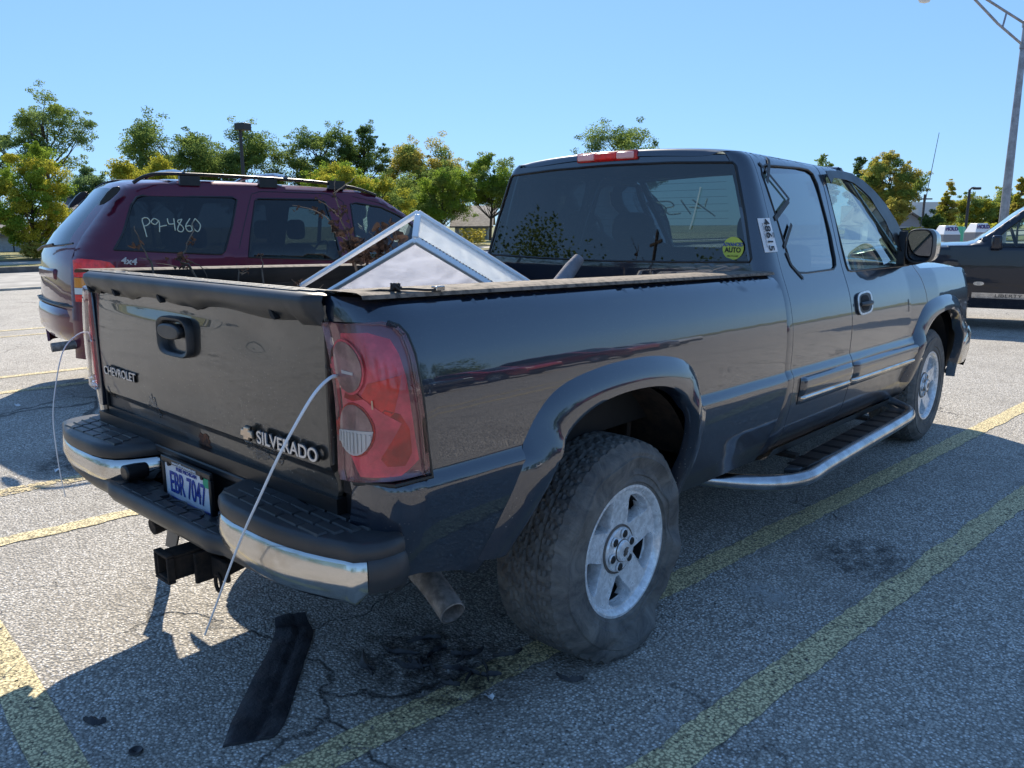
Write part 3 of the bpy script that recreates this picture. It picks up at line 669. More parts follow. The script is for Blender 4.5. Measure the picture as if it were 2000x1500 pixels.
b = MB(); b.box((.20, -1.05, .655), (.255, -1.01, .70)); b.build('plate_lamp', BLK, BU, bevel=.006)
# the left mud flap is still hanging
b = MB()
P = [[(-1.005 - .015 * t + (.155) * u, -.60 - .11 * t - .045 * u * t + .01 * sin(5 * t + 3 * u), .60 - .53 * t + .03 * u * t) for u in (0, .25, .5, .75, 1)] for t in [k / 8 for k in range(9)]]
b.grid(P); b.grid([[(x, y + .008, z) for x, y, z in r] for r in P], flip=True); b.build('mud_flap', BLKPL, TR)
# hitch receiver
b = MB(); b.box((-.78, -1.0, .52), (.78, -.955, .80)); b.box((-.75, -1.03, .745), (.75, -.99, .785)); b.build('bed_sill', BLK, TR)
b = MB()
for a, c in (((-.04, .385), (.04, .394)), ((-.04, .456), (.04, .465)), ((-.04, .394), (-.031, .456)), ((.031, .394), (.04, .456))): b.box((a[0], -1.165, a[1]), (c[0], -.86, c[1]))
for a, c in (((-.047, .378), (.047, .387)), ((-.047, .463), (.047, .472)), ((-.047, .387), (-.038, .463)), ((.038, .387), (.047, .463))): b.box((a[0], -1.170, a[1]), (c[0], -1.145, c[1]))
b.box((-.45, -.95, .455), (.45, -.89, .515)); b.tube([(.10, -1.02, .40), (.10, -.90, .42)], .03, 10)
b.box((.05, -1.09, .36), (.065, -.92, .46)); b.box((.065, -1.04, .375), (.16, -1.025, .44)); b.tube([(-.16, -1.12, .50), (-.16, -1.04, .51)], .028, 10); b.box((-.12, -1.05, .46), (-.05, -1.0, .53))
b.build('hitch_receiver', RUST, TR, bevel=.003)
b = MB(); b.tube([(.115 + .018 * cos(t * pi / 8), -1.045, .365 + .028 * sin(t * pi / 8)) for t in range(17)], .006, 6); b.build('safety_chain_loop', RUST, TR)
# exhaust
ep = [(.48, -.38, .47), (.55, -.58, .46), (.61, -.655, .445), (.70, -.675, .418), (.765, -.688, .392), (.815, -.700, .370)]
b = MB(); P = []
eq = [Vector(crom(ep, t / 20)) for t in range(21)]
b.tube(eq, .040, 20, caps=False); b.tube([eq[-1], eq[-1] - (eq[-1] - eq[-3]).normalized() * .14], [.0365, .0365], 20, caps=False)
d = (eq[-1] - eq[-2]).normalized()
b.tube([eq[-1] + d * .0002, eq[-1] + d * .002], [.0402, .0365], 20, caps=False)
o = b.build('exhaust_pipe', EXH, TR); b = MB(); b.tube([eq[-1] - d * .13, eq[-1] - d * .135], .036, 16); b.build('dark_bore_disc', DARK, o)  # dark disc stands in for the shade deep inside the pipe
# ---------------- wheels
def rim_mesh(par, rr=.228):
    b = MB()   # barrel + lip ; local: axis X, outer face +X ~ 0
    b.lathe([(-.045, rr - .034), (-.03, rr - .028), (-.004, rr - .018), (.004, rr - .012), (.010, rr - .004), (.010, rr + .004), (.004, rr + .008), (-.006, rr + .008)], 72)
    b.build('rim_lip', RIM, par); b = MB(); b.lathe([(-.20, rr - .012), (-.18, rr - .03), (-.045, rr - .034)], 60); b.build('rim_barrel', DARK, par)
    b = MB(); b.lathe([(-.12, rr - .03), (-.12, .06)], 40); b.lathe([(-.10, .06), (-.10, .165), (-.06, .165)], 40); b.build('brake_drum', DARK, par)
    # spoke disc
    def F(u, v):
        r = sqrt(u * u + v * v); x = -.026 + .016 * min(1, max(0, (r - .05) / .15)) ** 2
        return (x, u, v)
    R_ = rr - .020
    outer = [(R_ * cos(2 * pi * k / 100), R_ * sin(2 * pi * k / 100)) for k in range(100)]
    holes = []
    for k in range(5):
        a = pi / 2 + 2 * pi * k / 5 + pi / 5
        pl = []
        for r, da in ((.100, -.09), (.130, -.22), (.175, -.36), (.192, -.36), (.201, -.2), (.202, 0), (.201, .2), (.192, .36), (.175, .36), (.130, .22), (.100, .09)):
            pl.append((r * cos(a + da), r * sin(a + da)))
        holes.append(pl)
    patch('spokes', RIM, par, F, outer, holes, du=.03, dv=.03, st=.012, thick=.045)
    # bevelled walls around windows
    for h in holes:
        b = MB(); c = Vector((sum(p[0] for p in h) / len(h), sum(p[1] for p in h) / len(h)))
        r0 = [Vector(F(*(c + (Vector(p) - c) * 1.01))) + Vector((.0008, 0, 0)) for p in h]
        r1 = [Vector(F(*(c + (Vector(p) - c) * .90))) + Vector((-.022, 0, 0)) for p in h]; r2 = [v + Vector((-.03, 0, 0)) for v in r1]
        b.grid([r0, r1, r2], cv=True); b.build('spoke_bevel', RIM, par, sharp=25)
    b = MB(); b.lathe([(-.03, .080), (-.018, .079), (-.013, .075), (-.011, .045), (-.002, .038), (.006, .034), (.008, .02), (.008, 0)], 48); b.build('hub_cover', RIM, par)
    b = MB(); b.lathe([(-.0255, .088), (-.0200, .0865), (-.0200, .0795)], 48); b.build('hub_groove', RIMD, par)
    b = MB(); b.lathe([(-.006, .041), (-.0022, .040), (-.0022, .0375)], 40); b.build('hub_ring', RIMD, par)
    b = MB()
    for k in range(6):
        a = 2 * pi * k / 6 + .3; M = Matrix.Translation((-.006, .058 * cos(a), .058 * sin(a)))
        b.lathe([(-.002, .0138), (.002, .0138), (.0045, .011), (.0045, 0)], 12, M)
    b.build('lug_nut', BLK, par)
    b = MB()
    for k in range(6):
        a = 2 * pi * k / 6 + .3; M = Matrix.Translation((-.0075, .058 * cos(a), .058 * sin(a))); b.lathe([(.002, .0150), (.0035, .0155), (.002, .0175), (-.002, .018)], 14, M)
    b.build('lug_collar', RIM, par)
    b = MB(); b.prism([(dx * .036, dz_ * .022) for dx, dz_ in ((-.5, -.26), (-.22, -.26), (-.26, -.5), (.16, -.5), (.20, -.26), (.5, -.26), (.42, .26), (.20, .26), (.24, .5), (-.16, .5), (-.20, .26), (-.42, .26))], 0, .006, .011, Matrix.Rotation(.9, 4, 'X')); b.build('hub_emblem', RIMD, par)
def tyre_mesh(par, hz, flat, R=.388, rr=.228):
    pr = [(-.02, rr - .004), (.004, rr), (.009, rr + .004), (.010, rr + .012), (.016, rr + .016), (.014, rr + .022), (.015, rr + .036), (.020, rr + .040), (.018, rr + .058), (.020, rr + .085), (.022, rr + .100), (.017, rr + .104), (.015, rr + .116), (.006, rr + .130), (-.004, R - .020), (-.014, R - .009)]
    n = 26; xs = [-.02 - .205 * k / (n - 1) for k in range(n)]
    tread = [(x, R - .008 * abs((x + .1225) / .1025) ** 3) for x in xs]
    inn = [(-.255 - (x - 0), r) for x, r in pr[::-1]]
    full = pr + tread + inn
    SEG = 288; P = []
    for i in range(SEG):
        a = 2 * pi * i / SEG; row = []
        for j, (x, r) in enumerate(full):
            if len(pr) <= j < len(pr) + n:
                k = j - len(pr); ph = (i + (3 * (k // 4 % 2)) + 2.2 * sin(k * .9)) % 6
                if ph < 1.3 or k in (6, 12, 19): r -= .007
            elif j in (len(pr) - 1, len(pr) - 2) and (i % 6) < 2: r -= .005
            y, z = r * sin(a), r * cos(a)
            if flat:
                nz = noise.noise(Vector((x * 5, y * 7, z * 7))) 
                sw = max(0, 1 - abs(r - (rr + .075)) / .07) if j < len(pr) else 0
                lower = max(0, -cos(a)); side = 1 if a > pi else 1
                x2 = x + sw * (nz * .040 + lower * .022 - .012 * math.exp(-((a - 2.2) / .5) ** 2))
                x2 += sw * .020 * sin(7 * a + 4 * nz) * max(0, sin(a) * .7 - cos(a) * .4 + .2)
                gz = -hz + .003
                if z < gz + .07:
                    q = (gz + .07 - z)
                    x2 += (.75 * q if j < len(pr) + 3 else (-.35 * q if j > len(full) - len(pr) - 3 else 0)) * .9
                    z = gz + .07 - min(.069, q * .95) if q > 0 else z
                    y *= 1 + .25 * q
                row.append((x2, y, max(z, gz)))
            else:
                gz = -hz + .003
                if z < gz: x += .02 * (1 if j < len(pr) else 0); z = gz
                row.append((x, y, z))
        P.append(row)
    b = MB(); b.grid(P, cu=True); return b.build('tyre', TYRE, par, sharp=28)
def wheel(x, y, hz, sd, flat=False, rot=0, camber=0):
    wn = bpy.data.objects.new('wheel', None); COL.objects.link(wn); wn.parent = TR
    wn.location = (x * sd, y, hz)
    wn.rotation_euler = (0, camber, 0 if sd == 1 else pi)
    tyre_mesh(wn, hz, flat)
    rm = bpy.data.objects.new('rim', None); COL.objects.link(rm); rm.parent = wn; return wn, rm
def rims(wn, rm, rot):
    rim_mesh(wn)
WH = []
for (x, y, hz, sd, fl) in ((.925, .005, .366, 1, True), (.905, 3.65, .385, 1, False), (.905, 0, .385, -1, False), (.905, 3.65, .385, -1, False)):
    wn = bpy.data.objects.new('wheel', None); COL.objects.link(wn); wn.parent = TR; wn.location = (x * sd, y, hz)
    wn.rotation_euler = (0, 0, 0 if sd == 1 else pi)
    if fl: wn['label'] = 'wheel with a flat wrinkled tyre under the rear flare'
    tyre_mesh(wn, hz, fl); WH.append(wn)
    if len(WH) == 1: rim_mesh(wn); RP = [c for c in wn.children if c.name.split('.')[0] != 'tyre']
    else:
        for c in RP:
            k = c.copy(); COL.objects.link(k); k.parent = wn
            k.rotation_euler = ((-.15, 0, 0)[0] if False else {2: .0, 3: .5, 4: .2}[len(WH)], 0, 0)
# ---------------- cab
def yr(z): return 1.135 + (z - 1.25) * .135 if z > 1.25 else 1.135
Y0 = 1.265
def GC(s, z):
    """cab side; s>=0 runs forward along the side from Y0, s<0 wraps round the rear corner"""
    if s >= 0: return (XC(Y0 + s, z), Y0 + s, z)
    t = min(1, -s / .17); th = t * pi / 2
    return (XC(Y0, z) - .065 * (1 - cos(th)) - max(0, -s - .17), Y0 - (Y0 - yr(z)) * sin(th), z)
ztop = lambda y: zz(y, 1.783)
APIL = [(2.30, 1.757), (2.46, 1.742), (2.62, 1.702), (2.76, 1.648), (2.90, 1.578), (3.03, 1.48), (3.13, 1.37), (3.20, 1.285), (3.22, 1.235)]
W1 = [(1.40, 1.30), (1.42, 1.262), (1.47, 1.243), (1.56, 1.238), (1.90, 1.240), (1.94, 1.255), (1.958, 1.29), (1.972, 1.40), (1.962, 1.66), (1.945, 1.71), (1.90, 1.728), (1.80, 1.733), (1.40, 1.726), (1.345, 1.712), (1.33, 1.68), (1.345, 1.60)]
W2 = [(2.085, 1.25), (2.095, 1.225), (2.13, 1.220), (2.90, 1.213), (3.12, 1.212), (3.155, 1.235), (3.10, 1.33), (3.00, 1.44), (2.88, 1.54), (2.74, 1.625), (2.60, 1.682), (2.46, 1.712), (2.36, 1.716), (2.12, 1.712), (2.085, 1.69)]
FG = [(3.17, 1.225), (3.24, 1.13), (3.28, 1.03), (3.295, .90), (3.275, .78), (3.26, .66), (3.22, .56), (3.13, .47)]
farc_o = [(a + 3.645, b_ - .035) for a, b_ in flo]; farc_i = [(a + 3.645, b_ - .035) for a, b_ in fli]
FC = lambda y, z: (XC(y, z), y, z)
S_ = lambda L: [(a - Y0, b_) for a, b_ in L]
DOORS = []
for sd in (1, -1):
    fx = (lambda F: F) if sd == 1 else mirror
    fl_ = (sd == -1)
    crow = (.80, .81, .82, .83, .84, .85, .86)
    patch('cab_corner', PAINT, TR, fx(GC), [(.018, .42), (.018, ztop(1.28)), (-.17, ztop(1.2) + .0), (-.18, 1.70), (-.18, .42)], du=.02, dv=.018, st=.02, flip=fl_, thick=.01, rows=crow)
    d1 = bpy.data.objects.new('access_door', None); COL.objects.link(d1); d1.parent = TR
    a0, a1 = Y0 + .024, 2.012
    patch('door_panel', PAINT, d1, fx(GC), S_([(a0, .445), (a1 - .02, .425), (a1, .50), (a1 + .004, .90), (a1 + .002, 1.2), (a1 + .01, 1.5), (a1 + .035, ztop(2.02)), (a0, ztop(a0)), (a0, 1.2)]), [S_(W1)], du=.05, dv=.018, st=.02, flip=fl_, thick=.02, rows=crow)
    patch('door_window', TINTD, d1, fx(GC), S_(W1), du=.06, dv=.04, st=.03, off=-.006, flip=fl_, thick=0)
    b = MB(); b.tube([Vector(fx(GC)(p[0] - Y0, p[1])) for p in W1 + W1[:1]], .005, 6); b.build('window_seal', BLK, d1)
    d2 = bpy.data.objects.new('front_door', None); COL.objects.link(d2); d2.parent = TR; DOORS.append((d1, d2))
    a0 = 2.021
    out = [(a0 - .02, .425), (3.12, .40)] + FG[::-1] + [(3.215, 1.245)] + APIL[::-1][1:] + [(a0 + .037, ztop(2.06)), (a0 + .012, 1.5), (a0 + .004, 1.2), (a0 + .006, .9), (a0, .5)]
    patch('door_panel', PAINT, d2, fx(FC), out, [W2], du=.05, dv=.018, st=.02, flip=fl_, thick=.02, rows=crow)
    patch('door_window', GREEN_G, d2, fx(FC), W2, du=.06, dv=.04, st=.03, off=-.008, flip=fl_, thick=0)
    b = MB(); b.tube([Vector(fx(FC)(p[0], p[1])) for p in W2 + W2[:1]], .006, 6); b.build('window_seal', BLK, d2)
    # broken rain visor along the top of the front window
    vis = [(2.085, 1.69), (2.085, 1.722), (2.36, 1.728), (2.48, 1.722), (2.62, 1.692), (2.76, 1.638), (2.90, 1.565), (3.02, 1.468), (3.11, 1.36), (3.14, 1.30), (3.10, 1.265), (3.03, 1.27), (2.96, 1.30), (2.905, 1.35), (2.88, 1.395), (2.84, 1.425), (2.82, 1.465), (2.73, 1.53), (2.65, 1.60), (2.55, 1.642), (2.44, 1.675), (2.34, 1.686), (2.16, 1.690), (2.14, 1.68), (2.10, 1.66)]
    patch('window_visor', BLK, d2, fx(FC), vis, du=.04, dv=.03, st=.02, off=.022, flip=fl_, thick=.004)
    b = MB(); b.prism([(2.98, 1.215), (3.15, 1.215), (3.16, 1.235), (3.0, 1.42), (2.98, 1.38)], 0, sd * .835, sd * .885); b.build('mirror_sail', BLK, d2, bevel=.006)
    # handle
    hy, hz_ = 2.20, 1.052
    FH = lambda y, z: (XC(y, z), y, z)
    ov = rrect(hy, hz_, .108, .058, 3.6, slant=.03)
    h = patch('door_handle', BLKPL, d2, fx(FH), ov, du=.05, dv=.03, st=.012, off=.010, flip=fl_, thick=.012)
    rg = [Vector((hy + (p[0] - hy) * .86, hz_ + (p[1] - hz_) * .84)) for p in ov]
    patch('handle_ring', RIM, h, fx(FH), ov, [rg], du=.05, dv=.03, st=.01, off=.0125, flip=fl_, thick=.003)
    patch('handle_recess', DARK, h, fx(FH), rrect(hy, hz_, .058, .040, 3), du=.05, dv=.03, st=.01, off=.0120, flip=fl_, thick=.001)
    b = MB(); P = [Vector(fx(FH)(hy + t, hz_)) + Vector((sd * (.016 + .012 * (1 - (t / .09) ** 2)), 0, 0)) for t in (-.085, -.06, -.03, 0, .03, .06, .085)]
    b.tube(P, [.009, .012, .013, .013, .013, .012, .009], 8); b.build('grip', BLKPL, h)
    # fender
    arch = [((p[0] + q[0]) / 2, (p[1] + q[1]) / 2) for p, q in zip(farc_o, farc_i)]
    ft = lambda y: 1.196 - SL * (y - 1.2) + .036 - max(0, y - 4.0) ** 2 * .25
    g = [(a + .008, b_) for a, b_ in FG]
    out = [(3.14, .40)] + g[::-1][1:] + [(3.19, 1.235), (3.30, ft(3.3)), (3.6, ft(3.6)), (3.9, ft(3.9)), (4.2, ft(4.2)), (4.40, ft(4.4)), (4.50, 1.02), (4.50, .70), (4.28, .66)]
    arch2 = [p for p in arch if p[0] < 4.2 or p[1] > .66]
    out = out + arch2[::-1]
    out = [p for p in out]
    patch('front_fender', PAINT, TR, fx(FC), out, du=.05, dv=.018, st=.022, flip=fl_, thick=.02, rows=crow)
    fl = flare('fender_flare', farc_o, farc_i, XC, TR)
    if sd == -1: fl.v = [(-x, y, z) for x, y, z in fl.v]
    fl.build('fender_flare', PAINT, TR, sharp=50)
    b = MB(); b.lathe([(.45, .47), (.90, .47)], 24, Matrix.Translation((0, 3.645, .42)), 0, pi); b.v = [(sd * x, y, z) for x, y, z in b.v]; b.build('wheel_well', DARK, TR)
    b = MB(); b.box((min(sd * .46, sd * .48), 3.1, .5), (max(sd * .46, sd * .48), 4.2, .95)); b.build('inner_fender', DARK, TR)
    # mouldings
    def strip(y0, y1, z0, z1, mat, name, par, prof_, e=.012):
        P = []; n_ = 30
        for i in range(n_ + 1):
            y = y0 + (y1 - y0) * i / n_; f = min(1, (y - y0) / e, (y1 - y) / e) if 0 < i < n_ else 0
            row = []
            for a, o_ in prof_:
                z = zz(y, z0 + (z1 - z0) * a); row.append((sd * (XC(y, z) + o_ * (.15 + .85 * f)), y, z))
            P.append(row)
        b = MB(); b.grid(P, flip=(sd == -1)); return b.build(name, mat, par, sharp=50)
    pr = [(0, -.004), (.02, .010), (.12, .018), (.25, .014), (.34, .012), (.36, .017), (.6, .021), (.85, .020), (.96, .012), (1.0, -.004)]
    for dd, (ya, yb) in ((d1, (1.36, 2.008)), (d2, (2.028, 3.245))):
        mo = strip(ya, yb, .652, .782, PAINT, 'side_moulding', dd, pr)
        strip(ya + .006, yb - .006, .668, .694, CHROME, 'bright_strip', mo, [(0, .012), (.15, .0205), (.5, .0225), (.85, .0195), (1, .012)])
    # rocker
    b = MB(); P = []
    for i in range(12):
        y = 1.25 + (3.15 - 1.25) * i / 11; P.append([(sd * (x), y, zz(y, z)) for x, z in ((.895, .452), (.885, .435), (.86, .40), (.82, .385), (.70, .38))])
    b.grid(P); b.build('rocker_panel', PAINT, TR)
    # running board
    rb = bpy.data.objects.new('running_board', None); COL.objects.link(rb); rb.parent = TR
    pth = [(.62, .90, .350), (.74, .97, .343), (.86, 1.05, .336), (.965, 1.16, .331), (1.03, 1.32, .330), (1.03, 1.6, .332), (1.03, 2.2, .334), (1.03, 2.65, .336), (1.025, 2.83, .34), (.99, 2.94, .345), (.92, 2.99, .36), (.80, 3.0, .39), (.70, 3.0, .42)]
    cp = [crom(pth, t / 60) for t in range(61)]
    b = MB(); b.tube([(sd * x, y, z) for x, y, z in cp], .036, 16); b.build('step_tube', ALU, rb)
    b = MB(); b.prism(smoothpoly([(.915, 1.24), (1.03, 1.32), (1.03, 2.78), (.99, 2.88), (.93, 2.88), (.915, 2.84)], 1), 2, .345, .370); b.v = [(sd * x, y, z) for x, y, z in b.v]; b.build('step_pad', BLKPL, rb, bevel=.006)
    b = MB()
    for k in range(11):
        y = 1.34 + k * .138
        for q in range(3): b.box((min(sd * .925, sd * 1.02), y + q * .012, .370), (max(sd * .925, sd * 1.02), y + q * .012 + .006, .3735))
    b.box((min(sd * .93, sd * 1.015), 1.34, .3695), (max(sd * .93, sd * 1.015), 2.80, .3712)); b.build('pad_ribs', BLK, rb)
    for y in (1.5, 2.5):
        b = MB(); b.box((min(sd * .5, sd * .9), y, .35), (max(sd * .5, sd * .9), y + .05, .37)); b.build('step_bracket', RUST, rb)
    # mirror
    mi = bpy.data.objects.new('side_mirror', None); COL.objects.link(mi); mi.parent = TR
    P = []; cx, cy, cz = sd * .985, 2.93, 1.335
    for f, dy, ex in ((.88, -.050, 0), (.97, -.052, 0), (1.0, -.04, 0), (1.0, 0, .004), (.97, .035, .012), (.86, .065, .02), (.6, .085, .02), (.25, .092, .018), (.01, .093, .018)):
        row = []
        for k in range(28):
            a = 2 * pi * k / 28; c_, s_ = cos(a), sin(a)
            x = .078 * f * (abs(c_) ** .6) * (1 if c_ > 0 else -1); z = .098 * f * (abs(s_) ** .6) * (1 if s_ > 0 else -1)
            row.append((cx + sd * (x + ex) * 1, cy + dy + x * -.18, cz + z))
        P.append(row)
    b = MB(); b.grid(P[3:], cv=True); b.build('mirror_cap', CHROME if sd == 1 else CHROME, mi)
    b = MB(); b.grid(P[:4], cv=True); b.build('mirror_housing', BLKPL, mi)
    MG = bpy.data.materials.get('mirror_glass') or pbr('mirror_glass', (.8, .82, .85), .02, 1)
    b = MB(); r0 = [Vector(p) + Vector((0, .016 - .34 * (p[2] - cz), 0)) for p in P[0]]; c0 = sum(r0, Vector()) / 28
    b.add(r0 + [c0], [(k, (k + 1) % 28, 28) for k in range(28)]); b.build('mirror_glass', MG, mi)
    b = MB(); b.tube([(sd * .86, 3.06, 1.245), (sd * .93, 3.03, 1.248), (sd * .99, 2.97, 1.262)], [.035, .03, .028], 10); b.build('mirror_arm', BLK, mi)
# rear wall of the cab with the window
def GR(x, z): return (x, yr(z) - .018 * (1 - (x / .8) ** 2), z)
RW = smoothpoly([(-.775, 1.305), (-.40, 1.290), (0, 1.285), (.40, 1.290), (.775, 1.305), (.735, 1.50), (.655, 1.728), (.35, 1.745), (0, 1.750), (-.35, 1.745), (-.655, 1.728), (-.735, 1.50)], 1)
# crisp corners
RW = [(-.782, 1.30), (-.40, 1.290), (0, 1.286), (.40, 1.290), (.782, 1.30), (.788, 1.315), (.738, 1.50), (.668, 1.715), (.652, 1.73), (.35, 1.745), (0, 1.750), (-.35, 1.745), (-.652, 1.73), (-.668, 1.715), (-.738, 1.50), (-.788, 1.315)]
edge = lambda z: GC(-.175, z)[0]
zs = [.9, 1.1, 1.25, 1.3, 1.4, 1.5, 1.6, 1.68, 1.74, 1.765]
outl = [(edge(z), z) for z in zs] + [(.35, 1.778), (0, 1.784), (-.35, 1.778)] + [(-edge(z), z) for z in zs[::-1]]
patch('cab_rear_wall', PAINT, TR, GR, outl, [RW], du=.08, dv=.03, st=.03, flip=False, thick=.01)
rwin = patch('rear_window', TINT, TR, GR, RW, du=.1, dv=.05, st=.04, off=-.004, thick=0)
b = MB(); b.tube([Vector(GR(*p)) for p in RW + RW[:1]], .006, 6); b.build('window_seal', BLK, rwin)
b = MB()
for k in range(11):
    z = 1.36 + k * .032; b.tube([Vector(GR(x / 10 * (.70 - (z - 1.3) * .2), z)) + Vector((0, .006, 0)) for x in range(-10, 11)], .0008, 4)
b.build('defroster_wires', RUSTP, rwin)
# roof
P = []
ys = [(1.196, -.030), (1.199, -.014), (1.208, -.002), (1.228, .004), (1.268, .008), (1.5, .012), (1.8, .012), (2.1, .010), (2.25, .006), (2.36, .0), (2.46, -.012)]
for y, dz_ in ys:
    row = []
    zt_ = ztop(y)
    if y > 2.28:
        for (ya, za), (yb_, zb_) in zip(APIL, APIL[1:]):
            if ya <= max(y, 2.3) <= yb_: zt_ = za + (zb_ - za) * (max(y, 2.3) - ya) / (yb_ - ya)
    W_ = XC(max(y, Y0), zt_) + .003
    if y < Y0: t_ = min(1, (Y0 - y) / (Y0 - yr(1.76))); W_ -= .065 * (1 - sqrt(max(0, 1 - t_ * t_)))
    for k in range(25):
        u = -1 + 2 * k / 24; x = W_ * u
        row.append((x, y - (.018 * (1 - u * u) if y < 1.25 else 0) + (.10 * (1 - u * u) if y > 2.3 else 0), zt_ - .002 + dz_ * (1 - abs(u) ** 12) + .034 * (1 - abs(u) ** 2.2)))
    P.append(row)
b = MB(); b.grid(P); b.build('roof', PAINT, TR, sharp=70)
# brake light
CARGO = pbr('pale_pink_lens', (.85, .42, .40), .2, 0, .5)
bl = bpy.data.objects.new('roof_brake_light', None); COL.objects.link(bl); bl.parent = TR
for (a, c, mm, nm) in ((-.185, -.085, WLENS, 'cargo_lens'), (-.083, .048, LRED2, 'brake_lens'), (.050, .150, WLENS, 'cargo_lens')):
    b = MB(); b.box((a, 1.163, 1.776), (c, 1.20, 1.808)); b.build(nm, CARGO if mm is WLENS else mm, bl, bevel=.006, seg=3)
b = MB(); b.box((-.198, 1.172, 1.769), (.163, 1.20, 1.815)); b.build('lamp_housing', LRED, bl, bevel=.008, seg=3)
# windshield, dash, hood
def GW(u, v):
    h = sqrt(1 - min(1, (abs(u)) ** 2 * .55)); 
    x = u * (.80 - .155 * v); y = (3.20 + .28 * (1 - u * u)) * (1 - v) + (2.46 + .10 * (1 - u * u)) * v; z = 1.225 + (1.752 - 1.225) * v + .028 * (1 - u * u) * v
    return (x, y, z)
ws = patch('windshield', CLEAR, TR, GW, [(-.985, .02), (.985, .02), (.985, .98), (-.985, .98)], du=.15, dv=.1, st=.08, thick=0)
b = MB(); b.tube([Vector(GW(1, v / 10)) for v in range(11)], .022, 8); b.tube([Vector(GW(-1, v / 10)) for v in range(11)], .022, 8); b.tube([Vector(GW(u / 10, 1)) for u in range(-10, 11)], .02, 8); b.build('windshield_frame', PAINT, TR)
P = []
for i in range(15):
    y = 3.20 + 1.28 * i / 14; row = []
    for k in range(25):
        u = -1 + 2 * k / 24; e = 1.196 + .036 - SL * (y - 1.2) - max(0, y - 4.0) ** 2 * .25
        xe = XC(min(y, 4.4), e) + .002; row.append((u * xe, y + (.28 * (1 - u * u) if i == 0 else .12 * (1 - u * u) * max(0, (y - 4.1) / .4)), e + .055 * (1 - abs(u) ** 3) - (.012 if abs(u) > .999 else 0)))
    P.append(row)
b = MB(); b.grid(P); b.build('hood', PAINT, TR, sharp=60)
b = MB(); b.box((-.82, 2.75, 1.02), (.82, 3.25, 1.20)); b.build('dashboard', BLK, TR, bevel=.04, seg=3)
b = MB(); b.box((-.82, 1.25, .52), (.82, 3.2, .56)); b.build('cab_floor', DARK, TR)
b = MB(); b.box((-.63, 1.25, zz(1.8, 1.765)), (.63, 2.4, zz(1.8, 1.772))); b.build('headliner', CLOTH, TR)
b = MB(); b.lathe([(-.012, .19), (0, .202), (.012, .19), (0, .178), (-.012, .19)], 32); b.box((-.01, -.18, -.02), (.01, .18, .02)); b.box((-.012, -.05, -.05), (.012, .05, .05))
M = Matrix.Translation((-.42, 2.62, 1.10)) @ Matrix.Rotation(radians(65), 4, 'X') @ Matrix.Rotation(pi / 2, 4, 'Y'); b.v = [tuple(M @ Vector(v)) for v in b.v]; b.build('steering_wheel', BLK, TR)
def seat(x, y, w_, name, hr):
    st = bpy.data.objects.new(name, None); COL.objects.link(st); st.parent = TR
    b = MB(); b.box((x - w_ / 2, y, .80), (x + w_ / 2, y + .50, .93)); b.build('cushion', CLOTH, st, bevel=.05, seg=3)
    b = MB(); b.prism([(y - .02, .86), (y + .11, .88), (y + .0, 1.36), (y - .10, 1.35)], 0, x - w_ / 2, x + w_ / 2); b.build('backrest', CLOTH, st, bevel=.05, seg=4)
    for h in hr:
        b = MB(); P = []
        for f, dy in ((.02, -.05), (.8, -.05), (1, -.02), (1, .03), (.8, .055), (.02, .055)):
            P.append([(h + .14 * f * abs(cos(a)) ** .7 * (1 if cos(a) > 0 else -1), y - .07 + dy, 1.435 + .10 * f * abs(sin(a)) ** .8 * (1 if sin(a) > 0 else -1)) for a in [k * pi / 12 for k in range(24)]])
        b.grid(P, cv=True); b.build('headrest', CLOTH, st)
seat(-.42, 2.10, .52, 'front_seat', [-.42]); seat(.42, 2.10, .52, 'front_seat', [.42]); seat(0, 1.36, 1.4, 'rear_seat', [])
# front bumper, grille
b = MB(); P = []
for i in range(41):
    u = -1 + 2 * i / 40; x = u * .965; y = 4.60 - .22 * abs(u) ** 4; 
    P.append([(x, y - .04, .70), (x * 1.0, y + .01, .67), (x, y + .02, .58), (x, y, .47), (x, y - .05, .44)])
b.grid(P); o = b.build('front_bumper', CHROME, TR)
for sd in (1, -1):
    b = MB(); P = []
    for t in range(7):
        y = 4.38 - .20 * t / 6; x = .962 + .006 * (t > 1) - .01 * (t == 6); P.append([(sd * x, y, .73 - .01 * t), (sd * (x + .02), y, .68 - .01 * t), (sd * (x + .018), y, .56), (sd * (x), y, .47)])
    b.grid(P[:7]); b.build('bumper_corner', BLKPL if False else CHROME, o)
    b = MB(); b.box((min(sd * .62, sd * .90), 4.42, .84), (max(sd * .62, sd * .90), 4.50, 1.03)); b.build('headlight', WLENS, TR, bevel=.02)
b = MB(); b.box((-.60, 4.44, .74), (.60, 4.50, 1.05)); b.build('grille', BLK, TR, bevel=.02)
b = MB(); b.box((-.9, 4.1, .45), (.9, 4.42, .9)); b.build('engine_bay', DARK, TR)
# antenna
b = MB(); b.tube([(.80, 3.40, 1.20), (.81, 3.43, 1.25), (.80, 3.76, 2.045)], [.010, .0035, .0018], 6); b.build('antenna', BLKM, TR)
